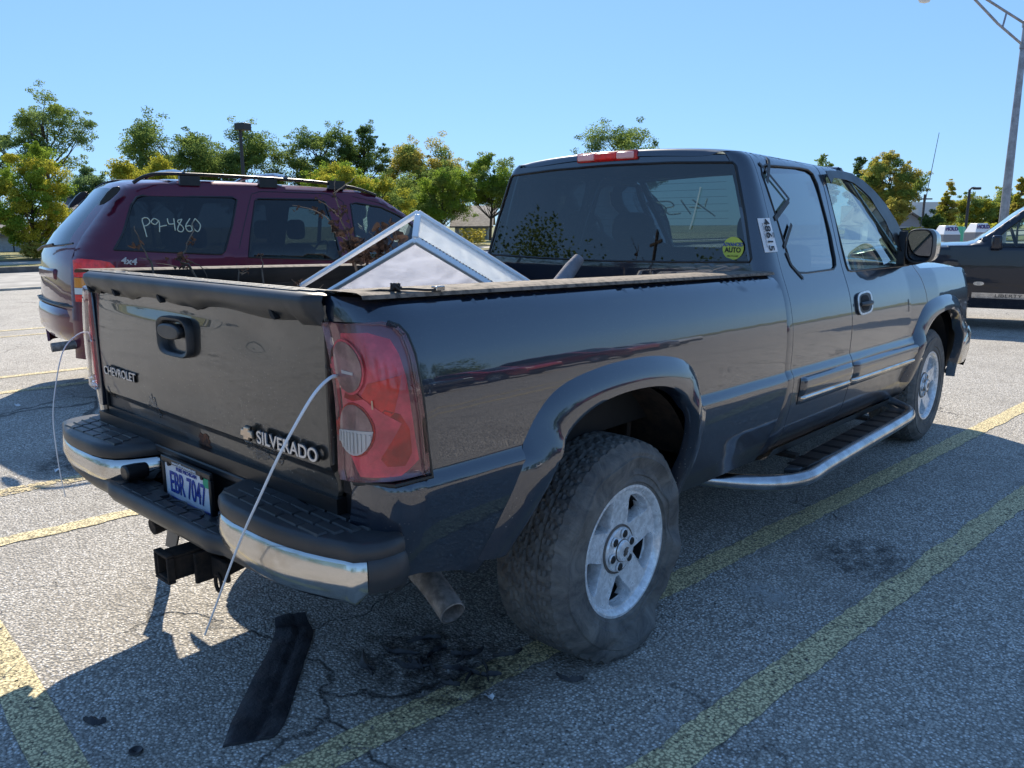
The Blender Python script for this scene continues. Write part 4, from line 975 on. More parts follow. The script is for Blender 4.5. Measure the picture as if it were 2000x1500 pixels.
# stickers and tape on the cab
def tp(name, mat, parent, pts, w_, off):
    for (a, c) in zip(pts, pts[1:]):
        a = Vector(a); c = Vector(c); d = (c - a).normalized(); n_ = Vector((-d.y, d.x)) * w_
        patch(name, mat, parent, GC, [tuple(p) for p in (a - n_, c - n_, c + n_, a + n_)], du=.03, dv=.03, st=.02, off=off, thick=.002)
TAPE = pbr('grey_tape', (.035, .037, .04), .55, var=.4, vs=40)
tp('tape_strip', TAPE, TR, [(.07, 1.73), (.136, 1.682), (.286, 1.574)], .007, .0045)
tp('tape_strip', TAPE, TR, [(.20, 1.757), (.088, 1.646)], .010, .0045)
tp('tape_strip', TAPE, TR, [(.274, 1.568), (.076, 1.484)], .011, .0045)
tp('tape_strip', TAPE, TR, [(.244, 1.46), (.106, 1.358)], .009, .0045)
tp('tape_strip', TAPE, TR, [(.112, 1.334), (.136, 1.28), (.226, 1.214)], .007, .0045)
au = patch('auction_sticker', STICK, TR, GC, [(-.078, 1.486), (.020, 1.488), (.028, 1.342), (-.070, 1.340)], du=.02, dv=.03, st=.02, off=.003, thick=.002)
p0 = Vector(GC(-.028, 1.413)); p1 = Vector(GC(-.016, 1.413)); p2 = Vector(GC(-.028, 1.425)); uy_ = (Vector(GC(0, 1.413)) - Vector(GC(-.05, 1.413))).normalized(); ux_ = -(p2 - p0).normalized(); nn = ux_.cross(uy_).normalized()
text('sticker_number', '48615', .056, INK, au, p0 + nn * .007 - uy_ * .0, ux_, uy_, .0005, .0006, 1.05)
text('sticker_print', 'AUTO AUCTION LOT', .011, INK, au, p0 + nn * .006 - uy_ * .030, ux_, uy_, .0003, 0, 1)
text('sticker_barcode', '||||||||', .014, INK, au, p0 + nn * .007 + uy_ * .036, ux_, uy_, .0003, .0005, .8)
# round yellow sticker and marker strokes on the rear window
b = MB(); cx, cz = .700, 1.358
b.lathe([(0, .050), (.0015, .050), (.0015, 0)], 40, Matrix.Translation((cx, yr(cz) - .018 * (1 - (cx / .8) ** 2) - .001, cz)) @ Matrix.Rotation(-pi / 2, 4, 'Z'))
ys_ = b.build('yellow_sticker', YEL, rwin)
yy = yr(cz) - .018 * (1 - (cx / .8) ** 2) - .0035
text('sticker_print', 'ADVANCED', .022, PLATEB, ys_, (cx, yy, cz + .016), (1, 0, 0), (0, 0, 1), .0003, .0008, .8)
text('sticker_print', 'AUTO', .030, INK, ys_, (cx, yy, cz - .008), (1, 0, 0), (0, 0, 1), .0003, .0010, .9)
text('sticker_print', '586.774.1000', .010, INK, ys_, (cx, yy, cz - .034), (1, 0, 0), (0, 0, 1), .0003, 0, 1)
b = MB(); b.tube([Vector(GR(x, z)) + Vector((0, -.004, 0)) for x, z in ((.512, 1.628), (.503, 1.56), (.490, 1.48), (.480, 1.44))], .0026, 5); b.build('grease_mark', CHALK, rwin)
# writing on the windshield, seen mirrored from behind
def strokes(name, mat, parent, F, polys, r):
    b = MB()
    for p in polys:
        q = [crom(p, t / 14) for t in range(15)] if len(p) > 2 else p
        b.tube([F(*a) for a in q], r, 5)
    return b.build(name, mat, parent)
wf = lambda a, c: Vector(GW(a, c)) + Vector((0, .006, .004))
Sx = lambda L, ox, sz: [[(ox - x * sz * .8, .34 + y * sz) for x, y in p] for p in L]
GL = {'Y': [[(0, 1), (.3, .5)], [(.7, 1), (.1, -.2)]], '-': [[(0, .4), (.5, .5)]], '1': [[(.2, 1), (.1, 0)]], '5': [[(.7, 1), (.2, .95), (.15, .6), (.6, .5), (.5, .05), (0, .1)]], '0': [[(.3, 1), (0, .5), (.3, 0), (.6, .5), (.3, 1)]], '9': [[(.6, .8), (.3, 1), (.05, .75), (.3, .55), (.6, .8), (.5, 0)]],
      'P': [[(.15, -.35), (.1, .3), (.05, .95), (.4, 1.05), (.55, .75), (.3, .5), (.1, .45)]], '4': [[(.05, 1), (.1, .6), (.5, .62)], [(.5, 1), (.45, .1)]], '8': [[(.5, .95), (.15, .8), (.5, .3), (.3, 0), (.05, .2), (.5, .95)]], '6': [[(.5, 1), (.1, .45), (.2, .05), (.5, .1), (.45, .45), (.1, .4)]]}
def write(s, F, ox, oz, sz, dirn, name, mat, parent, r, adv=.85, sq=1):
    polys = []
    for i, c in enumerate(s):
        polys += [[(ox + dirn * (x * sq + i * adv) * sz, oz + y * sz) for x, y in p] for p in GL.get(c, [])]
    return strokes(name, mat, parent, F, polys, r)
write('Y-1501', wf, -.48, .56, .17, -1, 'windshield_writing', CHALK, ws, .006, .62, 1.2)
# ================================================================== things in and on the truck
fr = thing('aluminium_frame_box', 'white translucent panel box with aluminium edges tipped on its corner in the truck bed', 'frame box')
C0 = Vector((.2, -.269, 1.41)); e1 = Vector((.05, .324, -.172)).normalized(); e2 = Vector((-.5, -.055, -.196)); nF = e1.cross(e2).normalized(); e2 = nF.cross(e1).normalized()
if nF.z < 0: nF = -nF
if e2.x > 0: e2 = -e2
P1 = C0 + nF * .122; A1, A2 = .80, .78
def bar(p, q, w_, h, name='edge_bar'):
    d = (q - p).normalized(); s_ = d.cross(nF).normalized(); u_ = s_.cross(d)
    b = MB(); b.add([p + s_ * a * w_ + u_ * c * h for a, c in ((-.5, -.5), (.5, -.5), (.5, .5), (-.5, .5))] + [q + s_ * a * w_ + u_ * c * h for a, c in ((-.5, -.5), (.5, -.5), (.5, .5), (-.5, .5))], [(0, 1, 2, 3), (4, 5, 6, 7), (0, 1, 5, 4), (1, 2, 6, 5), (2, 3, 7, 6), (3, 0, 4, 7)])
    b.build(name, ALUF, fr, bevel=.003)
for base in (C0, P1):
    bar(base - e2 * 0, base + e1 * A1, .017, .018); bar(base, base + e2 * A2, .018, .018)
    bar(base + e1 * A1, base + e1 * A1 + e2 * A2, .022, .022); bar(base + e2 * A2, base + e1 * A1 + e2 * A2, .022, .022)
bar(C0 + nF * .012, P1 - nF * .012, .022, .018)
bar(C0 + nF * .012 + e1 * .012, C0 + nF * .012 + e1 * A1, .006, .022); bar(P1 - nF * .012 + e1 * .012, P1 - nF * .012 + e1 * A1, .004, .012)
for q in (e1 * A1, e2 * A2, e1 * A1 + e2 * A2): bar(C0 + q + nF * .012, P1 + q - nF * .012, .02, .02)
def quad(name, mat, a, b_, c, d, par, th=.003):
    n_ = (b_ - a).cross(d - a).normalized() * th; mb = MB(); mb.add([a, b_, c, d, a + n_, b_ + n_, c + n_, d + n_], [(0, 1, 2, 3), (7, 6, 5, 4), (0, 4, 5, 1), (1, 5, 6, 2), (2, 6, 7, 3), (3, 7, 4, 0)]); return mb.build(name, mat, par, smooth=False)
g1, g2 = e1 * .011, e2 * .012
quad('face_panel', SHEET, C0 + g1 + g2, C0 + e1 * A1 - g1 + g2, C0 + e1 * A1 + e2 * A2 - g1 - g2, C0 + e2 * A2 + g1 - g2, fr)
quad('side_panel', SHEET2, C0 + nF * .026 + g1, C0 + nF * .026 + e1 * A1 - g1, P1 - nF * .012 + e1 * A1 - g1, P1 - nF * .012 + g1, fr)
b = MB()
for k in range(46):
    p = C0 + nF * .020 + e1 * (.03 + k * .0165) - e2 * .0045; b.tube([p, p - e2 * .002], .0028, 5)
b.build('perforations', RIMD, fr)
bar(C0 + e2 * .42 + e1 * .55 - nF * .004, C0 + e2 * .60 + e1 * .25 - nF * .004, .016, .004, 'cross_brace')
b = MB(); b.tube([(.60, .16, 1.345), (.595, .12, 1.31), (.58, .0, 1.20), (.55, -.12, 1.0), (.54, -.2, .80)], [.020, .026, .030, .032, .032], 14)
tag(b.build('foam_pipe', pbr('grey_foam', (.26, .25, .27), .9, var=.4, bs=.6, bsc=120, bd=.003), None), 'grey foam-wrapped pipe leaning in the truck bed below the rear window', 'pipe')
# cord on the rail
b = MB(); zt_ = 1.308
b.tube([(.80, -.99, zt_ - .004), (.82, -.965, zt_), (.84, -.94, zt_ + .004), (.85, -.92, zt_ + .002), (.86, -.905, zt_ + .010), (.85, -.895, zt_ + .016), (.855, -.885, zt_ + .004), (.86, -.865, zt_ + .003), (.87, -.82, zt_ - .002), (.875, -.795, zt_ - .003)], .0036, 7)
for k in range(3): b.tube([(.856 + .011 * cos(t * pi / 6 + k), -.905 + .009 * sin(t * pi / 6 + k), zt_ + .008 + .009 * cos(t * pi / 6 + 2 * k)) for t in range(13)], .0034, 6)
ck = b.build('tie_down_cord', ROPE, None); tag(ck, 'black knotted cord with a metal clip lying on the dusty bed rail', 'cord')
b = MB(); b.box((.862, -.795, zt_ - .006), (.882, -.765, zt_ + .006)); b.build('clip', CHROME, ck, bevel=.002)
# white wires
def wire(pts, r, label, nm):
    q = [crom(pts, t / 50) for t in range(51)]; b = MB(); b.tube(q, [r * (1 - .4 * t / 50) for t in range(51)], 7); o = b.build(nm, WIRE, None); tag(o, label, 'plastic tie', 'long white ties hanging from the tail lights'); return o
wire([(.79, -1.03, 1.108), (.815, -1.075, 1.114), (.826, -1.13, 1.085), (.805, -1.175, 1.01), (.764, -1.2, .929), (.705, -1.215, .832), (.646, -1.225, .742), (.572, -1.232, .628), (.506, -1.235, .525), (.399, -1.235, .37)], .0042, 'long white plastic tie hanging from the right tail light down past the bumper', 'plastic_tie')
wire([(-.78, -1.02, 1.045), (-.93, -.975, 1.06), (-.95, -1.01, 1.05), (-.955, -1.062, .996), (-.96, -1.10, .872), (-.96, -1.125, .734), (-.96, -1.125, .55), (-.95, -1.118, .42)], .0030, 'thin white plastic tie curving out from the left tail light beside the bumper end', 'plastic_tie')
# dry weeds in the bed
DRY = pbr('dry_stem', (.20, .15, .11), .9, var=.4, vs=40); DRYL = leafmat('withered_leaves', (.055, .035, .028), (.13, .085, .065), .15)
def weed(label, branches, leaves, r0=.006, seed=1):
    random.seed(seed); t = thing('dry_weed', label, 'weed', tuple(branches[0][0][:2]) + (.77,), 0, 'dry weeds growing up out of the truck bed'); inv = Vector(t.location)
    b = MB()
    for i, br in enumerate(branches):
        pts = [Vector(p) - inv for p in br]
        if len(pts) > 2: pts = [Vector(crom([tuple(p) for p in pts], k / 12)) for k in range(13)]
        r = r0 if i == 0 else r0 * .5; b.tube([p + Vector((random.gauss(0, .003), random.gauss(0, .003), 0)) for p in pts], [r * (1 - .7 * k / (len(pts) - 1)) for k in range(len(pts))], 5)
    b.build('stem', DRY, t)
    b = MB()
    for (x, y, z, n, sp, sz) in leaves:
        for _ in range(n):
            c = Vector((x, y, z)) - inv + Vector((random.gauss(0, sp), random.gauss(0, sp), random.gauss(0, sp))); M = Matrix.Rotation(random.random() * 6, 4, 'Z') @ Matrix.Rotation(random.random() * 6, 4, 'X'); L = sz * (.6 + .8 * random.random())
            P = []
            for k in range(5):
                w_ = L * .45 * sin(pi * (k + .3) / 5); zc = L * .35 * sin(k * 1.1); P.append([c + M @ Vector((k * L / 4, -w_, zc + w_ * .6)), c + M @ Vector((k * L / 4, 0, zc)), c + M @ Vector((k * L / 4, w_, zc + w_ * .7))])
            b.grid(P)
    if b.v: b.build('leaves', DRYL, t)
X_ = -.55
weed('tallest branching dry weed with clusters of curled brown leaves beside the white panel box', [
    [(X_, .10, .77), (X_, .05, 1.2), (X_, .02, 1.36), (X_, -.03, 1.50), (X_, -.06, 1.60), (X_, -.055, 1.66)],
    [(X_, .02, 1.38), (X_ - .03, -.05, 1.44), (X_, -.105, 1.50), (X_, -.20, 1.535), (X_, -.268, 1.546)],
    [(X_, -.03, 1.49), (X_ + .02, -.09, 1.53), (X_, -.15, 1.575)], [(X_, -.06, 1.60), (X_, .02, 1.65), (X_, .06, 1.68)],
    [(X_, .03, 1.36), (X_ + .06, .10, 1.38), (X_ + .02, .10, 1.44)], [(X_, .05, 1.20), (X_ + .05, .14, 1.30), (X_ + .05, .16, 1.42)], [(X_ + .05, .14, 1.33), (X_ + .10, .20, 1.36), (X_ + .1, .17, 1.46)]],
    [(X_, .04, 1.36, 40, .028, .034), (X_, .07, 1.34, 22, .03, .03), (X_, -.05, 1.445, 14, .018, .024), (X_, -.03, 1.54, 14, .02, .022), (X_ + .05, .15, 1.40, 14, .025, .035), (X_ + .1, .18, 1.44, 12, .025, .035), (X_ + .05, .13, 1.32, 20, .03, .035), (X_, -.13, 1.51, 8, .012, .018), (X_, -.25, 1.54, 4, .01, .014), (X_, -.14, 1.57, 4, .01, .014)], .0065, 2)
X_ = -.60
weed('thin bare weed stem nearest the left tail light', [[(X_, -.83, .77), (X_, -.846, 1.27), (X_, -.858, 1.35), (X_, -.88, 1.413), (X_, -.899, 1.466)], [(X_, -.86, 1.345), (X_, -.885, 1.352)]], [(X_, -.895, 1.40, 3, .006, .02)], .005, 3)
weed('dry weed with a knotted tangle of twigs and small pods above the tailgate', [[(X_, -.66, .77), (X_, -.68, 1.26), (X_, -.735, 1.33), (X_, -.73, 1.36), (X_, -.705, 1.40), (X_, -.678, 1.45), (X_, -.675, 1.485)], [(X_, -.66, 1.24), (X_, -.70, 1.30), (X_, -.755, 1.36)], [(X_, -.74, 1.31), (X_, -.80, 1.325), (X_, -.83, 1.33)], [(X_, -.72, 1.34), (X_, -.66, 1.31), (X_, -.63, 1.25)]],
     [(X_, -.735, 1.34, 16, .012, .016), (X_, -.70, 1.40, 6, .006, .012), (X_, -.685, 1.42, 4, .006, .012), (X_, -.73, 1.325, 10, .02, .014)], .005, 4)
weed('straight dry weed stalk with a hooked tip left of the white panel box', [[(X_, -.38, .77), (X_, -.398, 1.22), (X_, -.399, 1.30), (X_, -.398, 1.345)], [(X_, -.398, 1.345), (X_, -.402, 1.35), (X_, -.408, 1.338)]], [(X_, -.40, 1.345, 2, .004, .012)], .005, 5)
weed('short forked dry weed just above the tailgate cap', [[(X_, -.50, .77), (X_, -.51, 1.25), (X_, -.49, 1.275), (X_, -.475, 1.29)], [(X_, -.49, 1.272), (X_, -.465, 1.285)]], [(X_, -.47, 1.285, 4, .006, .010)], .004, 6)
weed('low curly dry weed beside the left edge of the white panel box', [[(X_ + .1, -.22, .77), (X_ + .1, -.24, 1.15), (X_ + .1, -.27, 1.20), (X_ + .1, -.33, 1.25)], [(X_ + .1, -.25, 1.17), (X_ + .1, -.18, 1.22)]], [(X_ + .1, -.3, 1.22, 6, .01, .014)], .004, 7)
# ================================================================== other vehicles
def wheel_simple(par, x, y, r, sd, w_=.22, rr=.21):
    wn = bpy.data.objects.new('wheel', None); COL.objects.link(wn); wn.parent = par; wn.location = (sd * x, y, r)
    b = MB(); b.lathe([(-w_, rr), (-w_ - .01, rr + .03), (-w_, r - .02), (-w_ + .03, r), (-.03, r), (0, r - .02), (.01, rr + .04), (0, rr)], 48); b.v = [(sd * a, c, d) for a, c, d in b.v]; b.build('tyre', TYRE, wn)
    b = MB(); b.lathe([(-.15, .02), (-.14, rr - .03), (-.01, rr - .01), (.0, rr + .004)], 40)
    for k in range(5):
        a = 2 * pi * k / 5; M = Matrix.Rotation(a, 4, 'X'); b.box((-.05, -.028, .04), (-.012, .028, rr - .01), M)
    b.lathe([(-.05, .06), (-.008, .055), (0, .03), (0, 0)], 24); b.v = [(sd * a, c, d) for a, c, d in b.v]; b.build('rim', RIM, wn)
def vehicle(t, paintm, hw, top, zb, arches, windows, belt, tum, rnd=.12, glassm=None, topglass=(), nose_r=.25, crown=.03, doors=(), gl2=None, bow=0):
    """t root; forward +Y; top = [(y,z)...] roofline from nose (max y) to tail (min y)"""
    ymax = max(p[0] for p in top); ymin = min(p[0] for p in top)
    def ends(z):
        rear = None; front = None
        for (a, b_) in zip(top, top[1:]):
            if (a[1] - z) * (b_[1] - z) <= 0 and a[1] != b_[1]:
                y = a[0] + (b_[0] - a[0]) * (z - a[1]) / (b_[1] - a[1])
                rear = y if rear is None else min(rear, y); front = y if front is None else max(front, y)
        return (ymin if z < top[-1][1] or rear is None else rear), (ymax if z < top[0][1] or front is None else front)
    def ins(d, r):
        d = max(0, min(d, r)); return r - sqrt(max(0, r * r - (r - d) ** 2))
    def HW(y, z):
        r_, f_ = ends(min(z, max(p[1] for p in top) - .002)); x = hw
        if z > belt: x -= (z - belt) * tum + .012 * min(1, (z - belt) / .03)
        if z < .55: x -= (.55 - z) ** 2 * .6
        x -= .02 * ((z - .75) / .5) ** 2 if z < belt else .01
        if z > 1.6: x -= (z - 1.6) ** 2 * 1.2
        x -= ins(y - r_, rnd) * .8 + ins(f_ - y, nose_r if z < belt + .1 else .03) * .6
        return x
    ol = [(y, z) for y, z in top]
    bot = [(ymin, zb)]
    for (ay, ar, az) in sorted(arches):
        bot.append((ay - ar * 1.02, zb)); bot += [(ay - ar * cos(a), az + ar * sin(a)) for a in [pi * k / 14 for k in range(15)] if az + ar * sin(a) > zb]; bot.append((ay + ar * 1.02, zb))
    bot.append((ymax, zb + .05))
    outline = bot + ol
    for sd in (1, -1):
        F = lambda y, z: (sd * HW(y, z), y, z)
        patch('body_side', paintm, t, F, outline, windows, du=.09, dv=.045, st=.045, thick=.02, flip=(sd == -1))
        for i, wpoly in enumerate(windows):
            wo = patch('side_window', (gl2 if gl2 and i in gl2[0] else None) and gl2[1] or glassm or PRIV, t, F, wpoly, du=.15, dv=.1, st=.05, off=-.006, thick=0, flip=(sd == -1))
            b = MB(); b.tube([Vector(F(*p)) for p in wpoly + wpoly[:1]], .008, 5); b.build('window_seal', BLK, wo)
        for dp in doors:
            b = MB(); b.tube([Vector(F(*p)) for p in dp], .0035, 4); b.build('door_seam', BLK, t)
    P = [[(HW(y, z) * u, y - bow * (1 - abs(u) ** 2.5) * max(0, min(1, (ymin + .6 - y) / .4)), z + crown * (1 - abs(u) ** 2.4) * min(1, .2 + abs(z - zb))) for u in [-1 + k / 8 for k in range(17)]] for y, z in resample(ol, .09, False)]
    seg = []; cur = []
    pts = resample(ol, .09, False)
    def isg(p): return any(a <= p[0] <= c and z0 <= p[1] <= z1 for a, c, z0, z1 in topglass)
    k0 = 0
    flags = [isg((pts[i] + pts[i + 1]) / 2) for i in range(len(pts) - 1)]
    i = 0
    while i < len(flags):
        j = i
        while j < len(flags) and flags[j] == flags[i]: j += 1
        b = MB()
        if flags[i]:
            b.grid([r[2:-2] for r in P[i:j + 1]]); b.build('windscreen', CLEAR if (pts[i][0] > (ymin + ymax) / 2) else (glassm or PRIV), t)
            b = MB(); b.grid([r[:3] for r in P[i:j + 1]]); b.grid([r[-3:] for r in P[i:j + 1]])
        else: b.grid(P[i:j + 1])
        b.build('body_top', paintm, t, sharp=60); i = j
    b = MB(); b.box((-hw + .1, ymin + .2, zb + .02), (hw - .1, ymax - .2, zb + .12)); b.build('underbody', DARK, t)
    b = MB()
    for y0 in [a[0] for a in arches]:
        b.box((-hw + .05, y0 - .40, .35), (-hw + .28, y0 + .40, .80)) if False else None
    return HW
# ---- maroon estate on the left
JZ = .12
JP = thing('estate_suv', 'maroon four-wheel-drive estate with roof rails parked beyond the truck bed on the left', 'SUV', (-4.0 - cos(radians(9)) * .86, .10 + sin(radians(9)) * .86, JZ), -radians(9))
L_ = lambda pts: [(y, z - JZ) for y, z in pts]
top = [(4.52, .62), (4.54, .80), (4.45, .98), (4.0, 1.06), (3.36, 1.10), (3.28, 1.14), (3.12, 1.28), (2.90, 1.46), (2.68, 1.60), (2.45, 1.665), (2.03, 1.685), (1.38, 1.708), (.84, 1.712), (.55, 1.695), (.46, 1.67), (.40, 1.63), (.25, 1.45), (.10, 1.27), (.035, 1.17), (.0, 1.10), (-.02, .95), (-.03, .80), (-.04, .62)]
q = L_([(.265, 1.289), (.35, 1.415), (.45, 1.629), (.50, 1.69), (.535, 1.702), (1.25, 1.702), (1.284, 1.68), (1.204, 1.47), (1.105, 1.264), (1.07, 1.236)])
r1 = L_([(1.292, 1.206), (1.356, 1.427), (1.44, 1.675), (1.47, 1.693), (2.02, 1.695), (2.09, 1.672), (2.126, 1.45), (2.14, 1.19), (2.10, 1.158)])
f1 = L_([(2.315, 1.16), (2.325, 1.40), (2.34, 1.66), (2.40, 1.67), (2.66, 1.635), (2.85, 1.55), (3.0, 1.43), (3.12, 1.31), (3.18, 1.18), (3.12, 1.15)])
HJ = vehicle(JP, MAROON, .86, top, .34, [(.86, .43, .37), (3.54, .43, .37)], [q, r1, f1], 1.10, .33, rnd=.27, glassm=PRIV, topglass=[(.03, .42, 1.18, 1.64), (2.62, 3.28, 1.13, 1.62)], gl2=((2,), GREEN_G),
    doors=[L_([(1.20, .80), (1.18, 1.153), (1.252, 1.344), (1.37, 1.62), (1.42, 1.73), (1.50, 1.755), (2.10, 1.75), (2.22, 1.72), (2.27, 1.674), (2.306, 1.42), (2.33, 1.11), (2.31, .70)]), L_([(2.38, 1.73), (2.66, 1.67), (2.9, 1.56), (3.14, 1.36), (3.28, 1.17), (3.32, .9)])], bow=.06)
for sd in (1, -1):
    FJ = lambda y, z: (sd * HJ(y, z), y, z); fl_ = sd == -1
    la = bpy.data.objects.new('tail_light', None); COL.objects.link(la); la.parent = JP
    def TJ(n_, m_, poly): patch(n_, m_, la, FJ, L_(poly), du=.02, dv=.03, st=.015, off=.006, thick=.01, flip=fl_)
    TJ('red_lens', LRED2, [(-.005, 1.09), (.005, 1.215), (.03, 1.226), (.16, 1.214), (.22, 1.198), (.25, 1.165), (.24, 1.12), (.18, 1.10), (.15, 1.088)])
    TJ('amber_lens', ORANGE, [(-.010, 1.012), (-.005, 1.086), (.15, 1.086), (.145, 1.012)]); TJ('reversing_lens', WLENS, [(-.012, .962), (-.010, 1.009), (.145, 1.009), (.142, .962)])
    TJ('red_lens', LRED2, [(-.014, .905), (-.012, .959), (.142, .959), (.140, .905)])
    b = MB(); rl = L_([(.49, 1.80), (.589, 1.855), (.766, 1.878), (1.39, 1.872), (2.0, 1.852), (2.4, 1.81), (2.64, 1.745)])
    b.tube([(sd * .64, y, z) for y, z in [crom(rl, t / 30) for t in range(31)]], .014, 8)
    for y in (.84, 1.5, 2.15): b.box((sd * .64 - .02, y, 1.67), (sd * .64 + .02, y + .16, 1.745))
    b.build('roof_rail', BLK, JP)
    b = MB(); b.box((min(sd * .87, sd * 1.02), 2.92, 1.02), (max(sd * .87, sd * 1.02), 3.04, 1.18)); b.build('side_mirror', BLK, JP, bevel=.03, seg=3)
    for y in (.86, 3.54): wheel_simple(JP, .84, y, .37, sd)
for y in (.88, 1.75):
    b = MB(); b.tube([(-.64, y, 1.76), (-.4, y, 1.795), (0, y, 1.805), (.4, y, 1.795), (.64, y, 1.76)], [.02, .016, .016, .016, .02], 8); b.build('roof_crossbar', ALU, JP)
b = MB(); P = []
for i in range(33):
    u = -1 + 2 * i / 32; x = .88 * u; y = -.13 + .30 * abs(u) ** 3.2
    P.append([(x, .20, .735), (x, y + .05, .735), (x, y + .01, .72), (x, y - .005, .66), (x, y, .54), (x * .98, y + .05, .46), (x * .97, .20, .42)])
b.grid(P)
for sd in (1, -1):
    b.grid([[(sd * .88, .17 + t * .06, .735 - .0 * t), (sd * (.895), .17 + t * .06, .70), (sd * .895, .17 + t * .06, .55), (sd * .87, .17 + t * .06, .44)] for t in range(5)])
bm_ = b.build('rear_bumper', MAROON, JP, sharp=60)
b = MB(); b.prism(smoothpoly([(-.55, -.115), (.55, -.115), (.74, .04), (.70, .12), (-.70, .12), (-.74, .04)], 2), 2, .735, .752)
b.build('bumper_step_pad', BLKPL, bm_, bevel=.006)
b = MB()
for k in range(4): b.tube([(-.72 + .06 * k, .03 - .015 * k, .756), (-.5 + .03 * k, -.09 + .018 * k, .756), (.5 - .03 * k, -.09 + .018 * k, .756), (.72 - .06 * k, .03 - .015 * k, .756)], .006, 5)
b.build('pad_ribs', BLK, bm_)
b = MB(); b.tube([(.62, -.20, .44), (.62, .15, .46), (.5, .5, .46)], .035, 12); b.build('exhaust_pipe', EXH, JP)
b = MB(); b.box((-.34, -.085, .93), (.34, -.03, 1.02)); b.build('licence_plate_housing', MAROON, JP, bevel=.02)
b = MB(); b.tube([(.0, -.12, 1.16), (.12, -.10, 1.19), (.32, -.06, 1.21)], .010, 6); b.tube([(.10, -.09, 1.185), (.45, -.02, 1.205), (.60, .03, 1.22)], .008, 5); b.build('rear_wiper', BLK, JP)
for sd in (1, -1): b = MB(); b.prism(smoothpoly([(.22, 1.50), (.29, 1.52), (.40, 1.62), (.40, 1.655), (.33, 1.64)], 1), 0, sd * .555, sd * .615); b.build('window_hinge_cover', BLK, JP, bevel=.004)
text('badge_lettering', '4x4', .070, BADGE, JP, (HJ(.36, 1.08) + .006, .350, 1.082), (0, 1, -.15), (0, 0, 1), .003, .002, 1.05, shear=.2)
def seatj(x, y, hgt=1.18):
    st = bpy.data.objects.new('seat', None); COL.objects.link(st); st.parent = JP
    b = MB(); b.box((x - .26, y, .62), (x + .26, y + .5, .78)); b.build('cushion', CLOTH, st, bevel=.05)
    b = MB(); b.box((x - .24, y - .08, .72), (x + .24, y + .06, hgt)); b.build('backrest', CLOTH, st, bevel=.06, seg=3)
    b = MB(); b.box((x - .13, y - .08, hgt + .04), (x + .13, y + .02, hgt + .22)); b.build('headrest', CLOTH, st, bevel=.05, seg=3)
seatj(-.4, 1.95); seatj(.4, 1.95); seatj(-.42, 1.05, 1.12); seatj(.42, 1.05, 1.12)
b = MB(); b.lathe([(-.012, .18), (0, .192), (.012, .18), (0, .168), (-.012, .18)], 32); M = Matrix.Translation((-.38, 2.5, 1.02)) @ Matrix.Rotation(radians(65), 4, 'X') @ Matrix.Rotation(pi / 2, 4, 'Y'); b.v = [tuple(M @ Vector(v)) for v in b.v]; b.build('steering_wheel', BLK, JP)
FJw = lambda y, z: Vector((HJ(y, z) + .0, y, z))
write('P9-4860', FJw, .50, 1.30, .105, 1, 'window_writing', CHALK, JP, .0045, .60, 1.05)
# ---- black pickup on the right
PKY = radians(103.2)
PK = thing('parked_pickup', 'black pickup parked sideways beyond the truck bonnet with a silver strip along its door', 'pickup truck', (-.079 - .9736 * 0, 10.486, 0), PKY)
PK.location = Vector((-.079, 10.486, 0)) + Vector((.228, .9736 * 1, 0)).normalized() * .98 + Vector((-.9736, -.228, 0)).normalized() * .32
# its left side faces the camera; local forward +Y, so local y = -s
top = [(2.05, .60), (2.08, .85), (2.0, 1.02), (1.7, 1.10), (1.0, 1.15), (.50, 1.165), (.42, 1.19), (.20, 1.36), (-.10, 1.62), (-.30, 1.74), (-.55, 1.80), (-1.2, 1.83), (-1.9, 1.80), (-2.05, 1.72), (-2.2, 1.30), (-2.25, 1.16), (-3.3, 1.16), (-3.38, 1.12), (-3.4, .60)]
pf1 = [(.20, 1.15), (.17, 1.24), (.02, 1.40), (-.20, 1.60), (-.34, 1.68), (-.80, 1.70), (-.86, 1.66), (-.88, 1.17), (-.80, 1.14)]
pr1 = [(-.98, 1.17), (-.97, 1.68), (-1.85, 1.69), (-2.0, 1.60), (-2.04, 1.2), (-2.0, 1.15)]
HP = vehicle(PK, NAVY, .96, top, .30, [(1.25, .44, .38), (-2.35, .44, .38)], [pf1, pr1], 1.14, .25, rnd=.08, glassm=CLEAR, topglass=[(-.28, .42, 1.2, 1.75)], gl2=((1,), PRIV),
    doors=[[(.40, .42), (.45, .80), (.44, 1.15)], [(-.92, .45), (-.93, 1.15), (-.93, 1.72)]])
for sd in (1, -1):
    for y in (1.25, -2.35): wheel_simple(PK, .93, y, .38, sd)
    FPk = lambda y, z: (sd * HP(y, z), y, z)
    st = patch('bright_strip', ALU, PK, FPk, [(-.90, .44), (.385, .445), (.385, .52), (-.90, .515)], du=.1, dv=.03, st=.03, off=.012, thick=.01, flip=(sd == -1))
    o = patch('fender_badge', ALU, PK, FPk, smoothpoly([(.38, .67), (.25, .67), (.25, .615), (.38, .615)], 3), du=.1, dv=.03, st=.01, off=.01, thick=.006, flip=(sd == -1))
    m_ = bpy.data.objects.new('side_mirror', None); COL.objects.link(m_); m_.parent = PK
    b = MB(); b.box((min(sd * .98, sd * 1.16), .10, 1.11), (max(sd * .98, sd * 1.16), .22, 1.30)); b.build('mirror_housing', NAVY, m_, bevel=.03, seg=3)
    b = MB(); b.box((min(sd * .93, sd * 1.0), .08, 1.12), (max(sd * .93, sd * 1.0), .20, 1.17)); b.build('mirror_arm', BLK, m_, bevel=.01)
